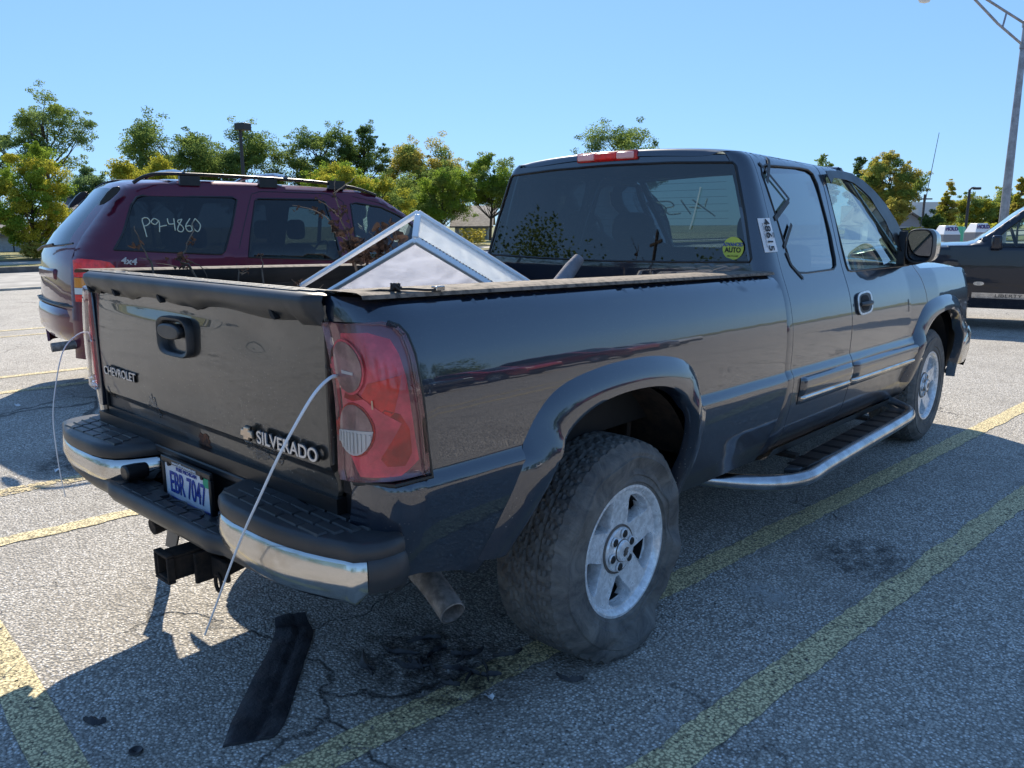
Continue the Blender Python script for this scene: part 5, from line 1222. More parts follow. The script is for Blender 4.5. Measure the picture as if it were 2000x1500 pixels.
b = MB(); b.lathe([(-.014, .18), (0, .195), (.014, .18), (0, .165), (-.014, .18)], 32); b.box((-.01, -.17, -.02), (.01, .17, .02)); M = Matrix.Translation((-.40, -.08, 1.22)) @ Matrix.Rotation(radians(70), 4, 'X') @ Matrix.Rotation(pi / 2, 4, 'Y'); b.v = [tuple(M @ Vector(v)) for v in b.v]; b.build('steering_wheel', BLK, PK)
b = MB(); b.box((-.80, .05, .98), (.80, .45, 1.14)); b.build('dashboard', BLK, PK, bevel=.04)
text('strip_lettering', 'LIBERTY', .060, INK, PK, (-HP(-.05, .48) - .016, -.05, .479), (0, -1, 0), (0, 0, 1), .002, 0, 1.5)
b = MB()
for k in range(8): b.box((-.95, .46 + k * .075, 1.075), (-.935, .50 + k * .075, 1.09))
b.build('bonnet_vents', BLK, PK)
# ---- cars standing in the rows behind the photographer: they show as reflections in the truck's side
def sedan(label, loc, rz, col, seed, kind=0):
    pm = paint('car_paint_%d' % seed, col, dz=(.1, .3), flake=.2)
    t = thing('parked_car', label, 'car', loc, rz, 'cars parked in the row facing the truck side')
    if kind == 0: top = [(2.2, .5), (2.25, .65), (2.1, .80), (1.2, .92), (1.0, .96), (.4, 1.34), (.0, 1.42), (-.8, 1.40), (-1.5, 1.05), (-2.1, 1.0), (-2.25, .85), (-2.28, .5)]; ws_ = [[(.85, .98), (.35, 1.28), (.0, 1.34), (-.7, 1.32), (-1.25, 1.02), (-1.2, .98)]]; tg = [(.42, .98, .97, 1.33), (-1.5, -.82, 1.06, 1.39)]; bl_ = .94
    else: top = [(2.4, .5), (2.45, .8), (2.3, 1.0), (1.3, 1.12), (1.1, 1.16), (.5, 1.66), (.1, 1.76), (-1.9, 1.74), (-2.2, 1.6), (-2.4, 1.1), (-2.45, .5)]; ws_ = [[(.95, 1.18), (.42, 1.60), (.1, 1.66), (-1.8, 1.64), (-2.0, 1.5), (-2.05, 1.18)]]; tg = [(.52, 1.08, 1.17, 1.65)]; bl_ = 1.12
    H_ = vehicle(t, pm, .90, top, .24, [(1.35, .38, .33), (-1.40, .38, .33)], ws_, bl_, .35, rnd=.15, glassm=PRIV, topglass=tg)
    for sd in (1, -1):
        for y in (1.35, -1.40): wheel_simple(t, .88, y, .33, sd, rr=.2)
        b = MB(); b.box((sd * .62 - .18, 2.05 + .2 * kind, .60 + .15 * kind), (sd * .62 + .18, 2.2 + .2 * kind, .75 + .15 * kind)); b.build('headlight', WLENS, t, bevel=.03)
        b = MB(); b.box((sd * .66 - .18, -2.30 - .13 * kind, .72), (sd * .66 + .18, -2.2 - .13 * kind, .90)); b.build('tail_light', LRED, t, bevel=.02)
    return t
sedan('red saloon car parked far off to the right of the truck', (13.5, 11.5, 0), 1.45, (.45, .02, .03), 1)
sedan('black saloon car parked near the red one', (13.0, 8.0, 0), 1.5, (.012, .013, .016), 2)
sedan('dark red family wagon parked beyond the red saloon', (13.5, 15.5, 0), 1.5, (.22, .015, .02), 3, 1)
sedan('white van-like wagon parked opposite the truck bed', (15.5, 3.2, 0), 1.55, (.75, .76, .76), 4, 1)
sedan('silver saloon parked at the end of the opposite row', (14.5, 20.0, 0), 1.5, (.45, .46, .48), 5)
# ================================================================== ground
def gz(x): 
    t = min(1, max(0, (-1.3 - x) / 3.2)); return .12 * t * t * (3 - 2 * t)
def sheet(name, mat, poly, dz, step=.25, flat=None):
    """flat sheet following the ground's slope"""
    return patch(name, mat, None, lambda u, v: (u, v, (gz(u) if flat is None else flat) + dz), poly, du=step, dv=step, st=step, thick=0)
xs = [-17.2, -6.5, -4.6] + [-4.5 + .1 * k for k in range(1, 33)] + [-1.0, 4, 45]
b = MB(); b.grid([[(x, -60, gz(x)), (x, -8, gz(x)), (x, 8, gz(x)), (x, 58, gz(x))] for x in xs])
struct(b.build('parking_lot', ASPH, None, sharp=80))
b = MB(); b.add([(-900, -900, -.06), (900, -900, -.06), (900, 900, -.06), (-900, 900, -.06)], [(0, 1, 2, 3)]); struct(b.build('ground', LAWNM, None))
def slab(name, mat, a, c, z0, z1, bev=0): b = MB(); b.box((a[0], a[1], z0), (c[0], c[1], z1)); return struct(b.build(name, mat, None, bevel=bev))
slab('lot_kerb', KERBM, (-17.5, -60), (-17.2, 58), 0, .17, .02)
slab('road', ROADM, (-26.0, -200), (-17.5, 400), -.05, .06)
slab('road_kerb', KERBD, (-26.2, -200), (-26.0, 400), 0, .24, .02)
slab('grass_verge', GRASSM, (-28.6, -200), (-26.2, 400), -.05, .20)
slab('pavement', KERBM, (-30.8, -200), (-28.6, 400), -.05, .22)
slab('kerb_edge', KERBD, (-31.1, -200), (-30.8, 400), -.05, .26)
slab('lawn', GRASSM, (-60, -200), (-31.1, 400), -.05, .30)
slab('far_lot_kerb', KERBM, (-17.2, 58), (45, 58.4), 0, .16)
slab('side_road', ROADM, (-17.2, 62), (80, 72), -.05, .02)
slab('far_lawn', GRASSM, (-17, 72.2), (80, 76), -.05, .12)
# painted stall lines (run 5.3 degrees off the truck's axis)
D1 = Vector((sin(radians(5.3)), cos(radians(5.3)))); D2 = Vector((cos(radians(5.3)), -sin(radians(5.3))))
def stripe(name, org, L0, L1, w_, mat, dz=.004, seed=0):
    random.seed(seed); o = Vector(org); A, B = [], []; n_ = int((L1 - L0) / .03)
    for k in range(n_ + 1):
        t = L0 + (L1 - L0) * k / n_; j1 = .014 * noise.noise(Vector((t * 4, seed, 0))) + random.gauss(0, .0035); j2 = .014 * noise.noise(Vector((t * 4, seed + 5, 0))) + random.gauss(0, .0035)
        A.append(tuple(o + D1 * t + D2 * (w_ / 2 + j1))); B.append(tuple(o + D1 * t - D2 * (w_ / 2 + j2)))
    return struct(sheet(name, mat, A + B[::-1], dz, .08))
stripe('stall_line', (.74, 0), -1.45, 4.2, .118, YSTR, seed=1); 
stripe('stall_line', (.74, 0), 4.2, 5.9, .118, YSTR, seed=1)
stripe('stall_line', (1.40, 0), -1.6, 5.9, .118, YSTR, seed=2)
stripe('stall_line', (4.6, 0), -1.4, 5.9, .11, YSTR, seed=8); stripe('stall_line', (5.25, 0), -1.6, 5.9, .11, YSTR, seed=9)
stripe('stall_line', (-1.68, 0), -1.35, 5.6, .11, YSTR, seed=3); stripe('stall_line', (-2.40, 0), -1.2, 5.6, .11, YSTR2, seed=4)
stripe('stall_line', (-5.05, 0), -1.1, 5.6, .11, YSTR, seed=5); stripe('stall_line', (-5.85, 0), -1.0, 5.6, .11, YSTR, seed=6)
stripe('stall_line', (-9.0, 0), -1.0, 5.6, .11, YSTR2, seed=10); stripe('stall_line', (-9.7, 0), -1.0, 5.6, .11, YSTR, seed=11)
# head line of the stalls, bottom left of the view
e = [(-6.8, -.86), (-.914, -1.395), (-.65, -1.415), (-.394, -1.435), (0, -1.472), (.179, -1.49), (.5, -1.52)]
f_ = [(.5, -1.64), (.063, -1.602), (-.2, -1.58), (-.37, -1.556), (-.65, -1.535), (-.92, -1.51), (-6.8, -.97)]
struct(sheet('stall_head_line', YSTR, e + f_, .004, .12))
# litter around the rear wheel
RUB = pbr('torn_rubber', (.020, .020, .024), .5, col2=(.05, .05, .055), vs=10, t0=.45, t1=.75, bs=.8, bsc=24, bd=.008)
def rubber(label, pts, seed):
    random.seed(seed); b = MB(); n_ = len(pts); P = []
    for i in range(41):
        t = i / 40; l = crom([p[0] for p in pts], t); r = crom([p[1] for p in pts], t); row = []
        for k in range(13):
            f = k / 12; x = l[0] + (r[0] - l[0]) * f; y = l[1] + (r[1] - l[1]) * f
            z = .006 + .004 * sin(f * pi) ** .6 + .008 * noise.noise(Vector((x * 12, y * 12, seed))) + (.03 * max(0, (t - .9) / .1)) 
            if abs(f - .62) < .05: z -= .004
            row.append((x, y, max(.004, z)))
        P.append(row)
    b.grid(P); rim_ = [[(x, y, .001) for x, y, z in (P[i][0] for i in range(41))], [P[i][0] for i in range(41)]]
    b.grid(rim_); b.grid([[P[i][-1] for i in range(41)], [(P[i][-1][0], P[i][-1][1], .001) for i in range(41)]]); b.grid([[p for p in P[0]], [(x, y, .001) for x, y, z in P[0]]]); b.grid([[(x, y, .001) for x, y, z in P[-1]], P[-1]])
    o = b.build('rubber_flap', RUB, None, sharp=50); tag(o, label, 'rubber piece'); return o
rubber('long torn black rubber flap lying on the asphalt below the bumper', [((.385, -1.205), (.455, -1.085)), ((.30, -1.13), (.415, -1.02)), ((.16, -.99), (.265, -.88)), ((.04, -.86), (.13, -.755)), ((-.07, -.76), (.02, -.655)), ((-.13, -.72), (-.08, -.62))], 3)
def shred(label, x, y, L, a, seed, wd=.02):
    random.seed(seed); b = MB(); P = []
    for i in range(9):
        t = i / 8; w_ = wd * sin(pi * (t * .9 + .05)) * (.6 + .6 * random.random()); px = x + cos(a) * L * (t - .5) + .2 * L * sin(3 * t + seed) * -sin(a); pyy = y + sin(a) * L * (t - .5) + .2 * L * sin(3 * t + seed) * cos(a)
        z = .004 + .012 * random.random()
        P.append([(px + sin(a) * w_, pyy - cos(a) * w_, .003), (px, pyy, z + .006), (px - sin(a) * w_, pyy + cos(a) * w_, .003)])
    b.grid(P); o = b.build('rubber_shred', RUB, None); tag(o, label, 'rubber scrap', 'torn rubber scraps strewn behind the flat tyre'); return o
random.seed(21)
for k in range(18):
    x = random.gauss(.52, .17); y = random.gauss(-.50, .16)
    shred('small torn black rubber scrap on the asphalt between bumper and flat tyre', x, y, random.uniform(.05, .14), random.random() * pi, k + 40, random.uniform(.006, .020))
shred('curled black rubber scrap by the left foot of the picture', -.02, -1.40, .07, 1, 90, .02)
for i, (x, y, s_) in enumerate(((-3.0, -.35, .06), (-2.65, -.62, .045), (-4.4, -.3, .05), (.79, -.53, .03), (1.83, 2.55, .05))):
    b = MB(); random.seed(i); P = [[(x + s_ * (u - .5) + .004 * random.random(), y + s_ * .6 * (v - .5), gz(x) + .006 + .02 * random.random()) for v in (0, .5, 1)] for u in (0, .4, .7, 1)]
    b.grid(P); o = b.build('paper_scrap', STICK, None); tag(o, ['crumpled white paper scrap in the maroon car\'s shadow', 'flat white scrap near the left bumper end', 'small pale scrap at the far left of the shadow', 'tiny white card among the rubber scraps', 'small pale leaf on the asphalt beside the running board'][i], 'litter')
b = MB(); b.lathe([(0, .012), (.004, .020), (.008, .018), (.006, .010), (0, 0)], 20, Matrix.Translation((.22, -1.38, .002)) @ Matrix.Rotation(-pi / 2, 4, 'Y')); tag(b.build('rubber_grommet', RUB, None), 'round black rubber grommet on the asphalt at the lower left', 'rubber grommet')
GRIT = pbr('loose_grit', (.20, .19, .17), .9, col2=(.03, .03, .03), vs=25, t0=.45, t1=.55)
random.seed(77); vs = []; fs = []
for k in range(5200):
    if k < 3000: x = random.uniform(-1.2, 3.2); y = random.uniform(-1.9, 3.5)
    else: x = random.gauss(.6, .45); y = random.gauss(-.45, .40)
    r = .0012 + .0035 * random.random() ** 3; h = r * random.uniform(.4, 1); o = len(vs); z0 = gz(x) + .0045; a0 = random.random() * 6
    vs += [(x + r * 1.3 * cos(a0 + q * 1.57) * random.uniform(.6, 1.2), y + r * sin(a0 + q * 1.57) * random.uniform(.6, 1.2), z0) for q in range(4)] + [(x + r * .2, y, z0 + h)]
    fs += [(o, o + 1, o + 4), (o + 1, o + 2, o + 4), (o + 2, o + 3, o + 4), (o + 3, o, o + 4)]
b = MB(); b.v = vs; b.f = fs; go = b.build('loose_grit', GRIT, None, smooth=False); go['kind'] = 'stuff'; tag(go, 'loose grit and crumbs scattered over the asphalt', 'grit')
# oil stain left of truck and grey spill marks are in the asphalt's own colour
def stain(name, cx, cy, rx, ry, col, rot=0, seed=0, a=.5):
    mt, nt, bb = mk('stain_%s_%d' % (name, seed)); bb.inputs['Base Color'].default_value = (*col, 1); bb.inputs['Roughness'].default_value = .7
    p = pos(nt); g = N(nt, 'ShaderNodeTexGradient'); g.gradient_type = 'SPHERICAL'; mp = nt.nodes.new('ShaderNodeMapping'); mp.inputs['Location'].default_value = (-cx / rx, -cy / ry, 0); mp.inputs['Scale'].default_value = (1 / rx, 1 / ry, 0)
    nt.links.new(p, mp.inputs[0]); nt.links.new(mp.outputs[0], g.inputs[0])
    f = math_(nt, 'MULTIPLY', ramp(nt, g.outputs['Fac'], [(0, 0), (.5, 1)]), ramp(nt, noi(nt, p, 16, 6, .8), [(.42, 0), (.6, 1)])); nt.links.new(math_(nt, 'MULTIPLY', f, a), bb.inputs['Alpha'])
    poly = [(cx + rx * cos(k * pi / 12), cy + ry * sin(k * pi / 12)) for k in range(24)]
    return struct(sheet(name, mt, poly, .007, .1))
stain('oil_stain', -2.75, -.42, .28, .35, (.015, .012, .01), seed=1, a=.8); stain('oil_stain', 1.28, 1.35, .25, .3, (.02, .02, .022), seed=2, a=.6)
stain('chalky_spill', 1.13, .72, .16, .12, (.5, .5, .48), seed=3, a=.6); stain('chalky_spill', 1.27, -.25, .05, .05, (.5, .5, .48), seed=4, a=.7); stain('oil_stain', .5, -.5, .4, .3, (.02, .02, .02), seed=5, a=.75)
# ================================================================== far surroundings
F0 = Vector((-sin(YAW), cos(YAW), 0)); R0 = Vector((cos(YAW), sin(YAW), 0))
def at(px, D, z=0):      # place on the ground: bearing given by px of the view, D metres ahead
    p = CAM + F0 * D + R0 * (D * (px - 1000) / 1549.8 * .98); p.z = z; return p
def hgt(py, D): return CAM.z + D * math.tan(math.atan((447 - 0) / 1e9) + math.atan((750 - py) / 1549.8) - PIT)
def gnd(p): return .30 if -60 < p.x < -31.1 else (.2 if p.x < -26 else (.06 if p.x < -17.2 else 0))
def tree(label, px, D, ptop, pbase, wpx, mat, seed, n=2600, leaf=.16, shape=1.0, airy=.75, name='tree', trunk=True, grp='trees beyond the parking lot', low=.0, mat2=None, K=None):
    random.seed(seed); base = at(px, D); base.z = gnd(base); H = hgt(ptop, D) - base.z; hb = max(.1, hgt(pbase, D) - base.z); R = wpx / 1549.8 * D / 2 * .94
    t = thing(name, label, 'tree', tuple(base), 0, grp)
    b = MB(); tr_r = .045 * H ** .9 * .5
    lean = Vector((random.gauss(0, .03), random.gauss(0, .03), 0)) * H
    if trunk:
        th = H * .72; P = [Vector((0, 0, -.2)), Vector((0, 0, hb * .5)) + lean * .3, Vector((0, 0, max(hb, th * .5))) + lean * .6, Vector((0, 0, th)) + lean]
        b.tube(P, [tr_r, tr_r * .8, tr_r * .55, tr_r * .15], 8)
    K = int((K or int(26 + 10 * airy)) * 1.5); n = int(n * 7.5); leaf *= .50; pbase = pbase; cl = []
    tries = 0
    while len(cl) < K and tries < 4000:
        tries += 1
        u = random.uniform(-1, 1); v = random.uniform(-1, 1); w_ = random.random()
        zf = w_
        wid = (sin(pi * min(1, (zf * .92 + .10))) ** .6) if shape == 1.0 else (1 - zf) ** .7 * min(1, .35 + zf * 3)
        wid *= 1 + .25 * noise.noise(Vector((u * 2, v * 2, zf * 3 + seed)))
        if u * u + v * v > wid * wid: continue
        rr_ = sqrt(u * u + v * v) / max(.1, wid)
        if random.random() > .35 + rr_ * .8: continue
        cl.append(Vector((u * R, v * R, hb + zf * (H - hb))) + lean * zf)
    for c in cl:
        if trunk and random.random() < .75:
            z0 = max(hb * .6, c.z - (Vector((c.x, c.y)).length) * .9 - .3); z0 = min(z0, H * .7); s_ = Vector((0, 0, z0)) + lean * (z0 / H)
            mid = (s_ + c) / 2 + Vector((0, 0, -.06 * R)) + Vector((random.gauss(0, .08 * R), random.gauss(0, .08 * R), 0)); b.tube([s_, mid, c], [tr_r * .32, tr_r * .2, tr_r * .06], 5, caps=False)
    if b.v: b.build('trunk', BARK, t)
    def leaves(cls, m, nl):
        vs = []; fs = []
        for c, rc in cls:
            sx_ = rc * random.uniform(.8, 1.2); sz_ = rc * random.uniform(.55, .85)
            for _ in range(nl):
                q = Vector((random.gauss(0, 1), random.gauss(0, 1), random.gauss(0, 1))); q = q.normalized() * (random.random() ** .45)
                p = c + Vector((q.x * sx_, q.y * sx_, q.z * sz_)); L = leaf * random.uniform(.5, 1.25)
                M = Matrix.Rotation(random.random() * 6.28, 3, 'Z') @ Matrix.Rotation(random.gauss(0, .9), 3, 'X') @ Matrix.Rotation(random.gauss(0, .5), 3, 'Y')
                a_ = M @ Vector((L, 0, -.25 * L)); b_ = M @ Vector((0, L * .55, .1 * L)); o = len(vs); vs += [p - a_ * .2, p + a_ * .45 + b_, p + a_, p + a_ * .45 - b_]; fs.append((o, o + 1, o + 2, o + 3))
        me = bpy.data.meshes.new('crown'); me.from_pydata([tuple(v) for v in vs], [], fs); me.materials.append(m); o = bpy.data.objects.new('crown', me); COL.objects.link(o); o.parent = t
        return o
    rc = R * (.34 if airy < .8 else .27) * (30 / K) ** .33
    sel = [(c, rc * random.uniform(.7, 1.25)) for c in cl]
    # small satellite sprigs make a ragged outline
    sat = []
    for c, r_ in sel:
        for _ in range(2):
            d = Vector((random.gauss(0, 1), random.gauss(0, 1), random.gauss(.3, 1))).normalized(); sat.append((c + d * r_ * 1.15, r_ * .42))
    nl = int(n / K)
    if mat2: h_ = len(sel) // 3; leaves(sel[h_:], mat, nl); leaves(sel[:h_], mat2, nl)
    else: leaves(sel, mat, nl)
    leaves(sat, mat2 or mat, max(6, nl // 7))
    return t
T = tree
T('tall airy tree with pale trunk and feathery leaves at the far left', 95, 38, 150, 330, 165, L_BL, 1, 3000, .12, airy=1.2, mat2=L_MD, K=26)
T('bare-limbed tree with thin foliage at the left edge of the picture', 5, 44, 178, 360, 90, L_BL, 2, 1800, .12, airy=1, K=20)
T('small yellow-green tree in front of the tan house, nearest on the left', 62, 31, 268, 470, 150, L_YE, 3, 6500, .10, airy=.7, mat2=L_BR, K=40)
T('low dark feathery tree between the tan house and the maroon car', 172, 50, 322, 400, 100, L_BL, 4, 2200, .15, K=26)
T('broad dark green tree left of the black lamp post', 350, 58, 226, 380, 190, L_MD, 5, 4200, .20, mat2=L_DK, K=40)
T('golden-leaved small tree behind the maroon roof', 300, 46, 302, 380, 130, L_YE, 6, 2600, .15)
T('dense dark tree behind the black lamp post', 475, 60, 232, 400, 165, L_DK, 7, 5000, .19, mat2=L_MD, K=46)
T('dark pointed tree right of the lamp post tree', 622, 60, 236, 380, 130, L_DK, 8, 3400, .19, mat2=L_MD)
T('slim dark tree with a leaning crown between two larger ones', 718, 62, 240, 380, 100, L_DK, 9, 2800, .18)
T('yellow-green small tree over the maroon windscreen', 672, 42, 312, 420, 130, L_YE, 10, 3400, .13, mat2=L_BR, K=36)
T('low yellow-green bush-like tree at the end of the maroon bonnet', 752, 44, 345, 440, 110, L_YE, 11, 2400, .14, mat2=L_MD)
T('tall olive tree with golden top behind the aluminium box', 838, 66, 268, 420, 155, L_MD, 12, 5600, .20, mat2=L_GO, K=46)
T('bright green rounded tree just above the aluminium box', 862, 50, 318, 430, 130, L_BR, 13, 4200, .15, mat2=L_MD, K=36)
T('green maple beside the cab, above the dormer house', 958, 62, 304, 400, 125, L_BR, 14, 4200, .18, mat2=L_MD, K=36)
T('thin bushy tree low behind the aluminium box', 800, 56, 350, 430, 130, L_MD, 15, 3000, .17)
T('leafy tree top rising over the middle of the cab roof', 1205, 60, 230, 400, 175, L_MD, 16, 4800, .19, mat2=L_DK, K=40)
T('faint tree tip peeping over the front of the cab roof', 1608, 90, 305, 400, 60, L_MD, 17, 900, .3)
T('narrow dark tree beside the round tree on the right', 1668, 75, 300, 400, 52, L_DK, 18, 1500, .22, shape=2)
T('round-crowned autumn tree right of the windscreen pillar', 1738, 58, 302, 400, 120, L_MD, 19, 5200, .17, mat2=L_GO, K=44)
T('small rusty-leaved tree under the round autumn tree', 1748, 54, 385, 440, 52, L_GO, 20, 1100, .15)
T('pointed yellow poplar behind the pyramid signs', 1846, 62, 358, 450, 46, L_YE, 21, 2400, .16, shape=2, mat2=L_GO)
T('loose yellow-green birch left of the small street lamp', 1898, 66, 378, 450, 80, L_YE, 22, 3000, .18, mat2=L_MD)
T('hazy olive tree behind the tall galvanised lamp post', 1952, 70, 372, 450, 85, L_MD, 23, 3000, .19, mat2=L_YE)
T('golden poplar at the right edge of the picture', 1992, 55, 345, 440, 40, L_GO, 24, 2400, .15, shape=2, mat2=L_YE)
T('dark round shrub in front of the flat white building', 1822, 56, 414, 458, 42, L_DK, 25, 1600, .14, name='shrub', trunk=False)
T('reddish low shrub at the foot of the yellow-green tree', 62, 30, 470, 496, 45, L_GO, 26, 700, .08, name='shrub', trunk=False)
T('grey-green shrub between the fence and the maroon car', 108, 36, 455, 494, 50, L_BL, 28, 1000, .09, name='shrub', trunk=False)
# behind the camera: a tree line that the truck's glossy side and glass reflect
for i, (x, y, H_, mm) in enumerate(((46, 6, 6.5, L_DK), (50, 14, 7.5, L_MD), (47, 23, 6, L_DK), (52, 33, 8, L_DK), (48, 43, 6.5, L_MD), (44, -4, 6, L_DK), (42, -16, 8, L_DK), (36, -30, 7, L_MD), (24, -40, 7, L_DK), (6, -44, 8, L_DK), (-12, -41, 9.5, L_MD), (-18, -37, 10, L_DK), (-25, -33.5, 8.5, L_DK), (-31, -29, 10.5, L_DK), (-37, -23, 9, L_MD))):
    random.seed(300 + i); t = thing('tree', ['dark full tree', 'olive wide tree', 'dense green tree'][i % 3] + ' in the row behind the photographer, number %d from the north end by height' % 0 if False else 'leafy tree in the row behind the photographer', 'tree', (x, y, -.05), 0, 'trees mirrored in the truck')
    b = MB(); b.tube([(0, 0, 0), (.1, 0, H_ * .4), (0, .1, H_ * .7)], [.25, .18, .06], 7); b.build('trunk', BARK, t)
    vs = []; fs = []
    for k in range(26):
        c = Vector((random.uniform(-1, 1) * H_ * .5, random.uniform(-1, 1) * H_ * .5, H_ * random.uniform(.15, .95)))
        for _ in range(150):
            q = Vector((random.gauss(0, 1), random.gauss(0, 1), random.gauss(0, .8))).normalized() * random.random() ** .4 * H_ * .19; p = c + q; L = .18
            M = Matrix.Rotation(random.random() * 6.28, 3, 'Z') @ Matrix.Rotation(random.gauss(0, .9), 3, 'X'); a_ = M @ Vector((L, 0, 0)); b_ = M @ Vector((0, L * .6, 0)); o = len(vs); vs += [p - a_, p + b_, p + a_, p - b_]; fs.append((o, o + 1, o + 2, o + 3))
    me = bpy.data.meshes.new('crown'); me.from_pydata([tuple(v) for v in vs], [], fs); me.materials.append(mm); o = bpy.data.objects.new('crown', me); COL.objects.link(o); o.parent = t
# hedges
def hedge(label, pxa, pxb, D, pt, mat, seed):
    random.seed(seed); a = at(pxa, D); c = at(pxb, D); base = (a + c) / 2; base.z = gnd(base); H = hgt(pt, D) - base.z; L = (c - a).length; ang = atan2((c - a).y, (c - a).x)
    t = thing('hedge', label, 'hedge', tuple(base), ang); vs = []; fs = []
    for _ in range(int(L * 260)):
        p = Vector((random.uniform(-L / 2, L / 2), random.uniform(-.7, .7), random.uniform(.05, H) * (1 - .06 * random.random()))); Lf = .12; M = Matrix.Rotation(random.random() * 6.28, 3, 'Z') @ Matrix.Rotation(random.gauss(0, .9), 3, 'X'); a_ = M @ Vector((Lf, 0, 0)); b_ = M @ Vector((0, Lf * .6, 0)); o = len(vs); vs += [p - a_, p + b_, p + a_, p - b_]; fs.append((o, o + 1, o + 2, o + 3))
    me = bpy.data.meshes.new('leaves'); me.from_pydata([tuple(v) for v in vs], [], fs); me.materials.append(mat); o = bpy.data.objects.new('leaves', me); COL.objects.link(o); o.parent = t
hedge('golden clipped hedge in front of the dormer house', 898, 948, 50, 446, L_GO, 1)
hedge('long clipped yellow-green hedge behind the pyramid signs', 1842, 1960, 52, 438, L_YE, 2)
hedge('low pale hedge in front of the blue-grey garage', 1775, 1812, 56, 446, L_YE, 3)
# houses
def house(label, px, D, wpx, peave, pridge, wall, roof, rot=0, depth=9, wins=(), name='house', gable=False, dormer=False):
    p = at(px, D); p.z = gnd(p); W = wpx / 1549.8 * D; he = hgt(peave, D) - p.z; hr = hgt(pridge, D) - p.z
    t = thing(name, label, 'house' if name == 'house' else name.replace('_', ' '), tuple(p), YAW + rot)
    b = MB(); b.box((-W / 2, 0, 0), (W / 2, depth, he))
    if gable: b.prism([(-W / 2, he), (W / 2, he), (0, hr)], 1, 0, depth)
    else: b.prism([(0, he), (depth, he), (depth / 2, hr)], 0, -W / 2, W / 2)
    b.build('wall', wall, t, smooth=False)
    if roof:
        b = MB(); o = .35; th = .14
        if gable:
            for s in (-1, 1): b.prism([(s * (W / 2 + o), he - o * (hr - he) / (W / 2)), (0, hr), (0, hr + th), (s * (W / 2 + o), he - o * (hr - he) / (W / 2) + th)], 1, -o, depth + o)
        else:
            for s in (0, 1):
                y0 = -o if s == 0 else depth + o; b.prism([(y0, he - o * (hr - he) / (depth / 2)), (depth / 2, hr), (depth / 2, hr + th), (y0, he - o * (hr - he) / (depth / 2) + th)], 0, -W / 2 - o, W / 2 + o)
        r = b.build('roof', roof, t, smooth=False)
    for (cx, cz, w_, h_) in wins:
        x = cx * W; z = cz * he; wd = MB(); wd.box((x - w_ / 2 - .08, -.06, z - h_ / 2 - .08), (x + w_ / 2 + .08, -.003, z + h_ / 2 + .08)); wo_ = wd.build('window', TRIMW, t, smooth=False)
        g = MB(); g.box((x - w_ / 2, -.075, z - h_ / 2), (x + w_ / 2, -.062, z + h_ / 2)); g.build('pane', WIND, wo_, smooth=False)
    if dormer:
        b = MB(); zc = he + (hr - he) * .55; b.box((-1.6, .8, he + .2), (1.6, 3.5, zc)); d = b.build('dormer', SID_P, t, smooth=False)
        b = MB(); b.prism([(.3, zc - .05), (4.0, zc + .75), (4.0, zc + .87), (.3, zc + .07)], 0, -2.0, 2.0); b.build('dormer_roof', ROOFM, d, smooth=False)
        for x in (-.4, .4): b = MB(); b.box((x - .28, .73, zc - .95), (x + .28, .79, zc - .35)); b.build('window', WIND, d, smooth=False)
        b = MB(); b.box((-W / 2, -2.4, 0), (W / 2, -2.2, 1.0)); [b.box((x - .12, -2.4, 0), (x + .12, -2.16, he - .5)) for x in (-W / 2 + .2, -W / 6, W / 6, W / 2 - .2)]; b.box((-W / 2, -2.4, he - .5), (W / 2, -2.1, he - .2)); b.build('porch', TRIMW, t, smooth=False)
        b = MB(); b.prism([(-2.8, he - .30), (.2, he + .7), (.2, he + .82), (-2.8, he - .18)], 0, -W / 2 - .4, W / 2 + .4); b.build('porch_roof', ROOFM, t, smooth=False)
    return t
house('tan sided house with a shingle gable roof behind the yellow-green tree', 190, 46, 95, 412, 380, SID_T, ROOFM, rot=.4, depth=8)
house('pale grey low sided building at the left edge behind the lawn', -40, 39, 260, 455, 440, FENCEM, ROOFM, depth=6, name='outbuilding')
house('brown-roofed bungalow with a front dormer beside the cab', 925, 68, 62, 437, 405, SID_P, ROOFM, wins=((-.3, .5, 1, 1.1), (.25, .5, 1.2, 1.1)), dormer=True, depth=9)
house('white gabled house just right of the windscreen pillar', 1722, 66, 44, 425, 395, SID_W, ROOFB, rot=-.25, gable=True, depth=12)
house('blue-grey garage with a shallow gable roof and one window', 1778, 64, 66, 441, 421, SID_G, ROOFM, gable=True, wins=((-.12, .45, 1.3, .9),), depth=9, name='garage')
t = house('large flat-roofed white industrial building on the right', 1822, 120, 90, 398, 397.5, SID_W, None, depth=25, name='warehouse')
t = house('lower white flat-roofed block left of the warehouse', 1778, 118, 30, 410, 409.5, SID_W, None, depth=15, name='warehouse_wing')
# fence behind the left lawn
a = at(-60, 37); c = at(135, 41); t = thing('wire_fence', 'low dark wire fence in front of the pale outbuilding on the left', 'fence', tuple(a)); d = c - a
b = MB(); b.tube([(0, 0, 1.35), (d.x, d.y, 1.35)], .03, 6); b.build('top_rail', BLKM, t)
for k in range(6): b = MB(); q = d * (k / 5); b.tube([(q.x, q.y, 0), (q.x, q.y, 1.38)], .035, 6); b.build('fence_post', BLKM, t)
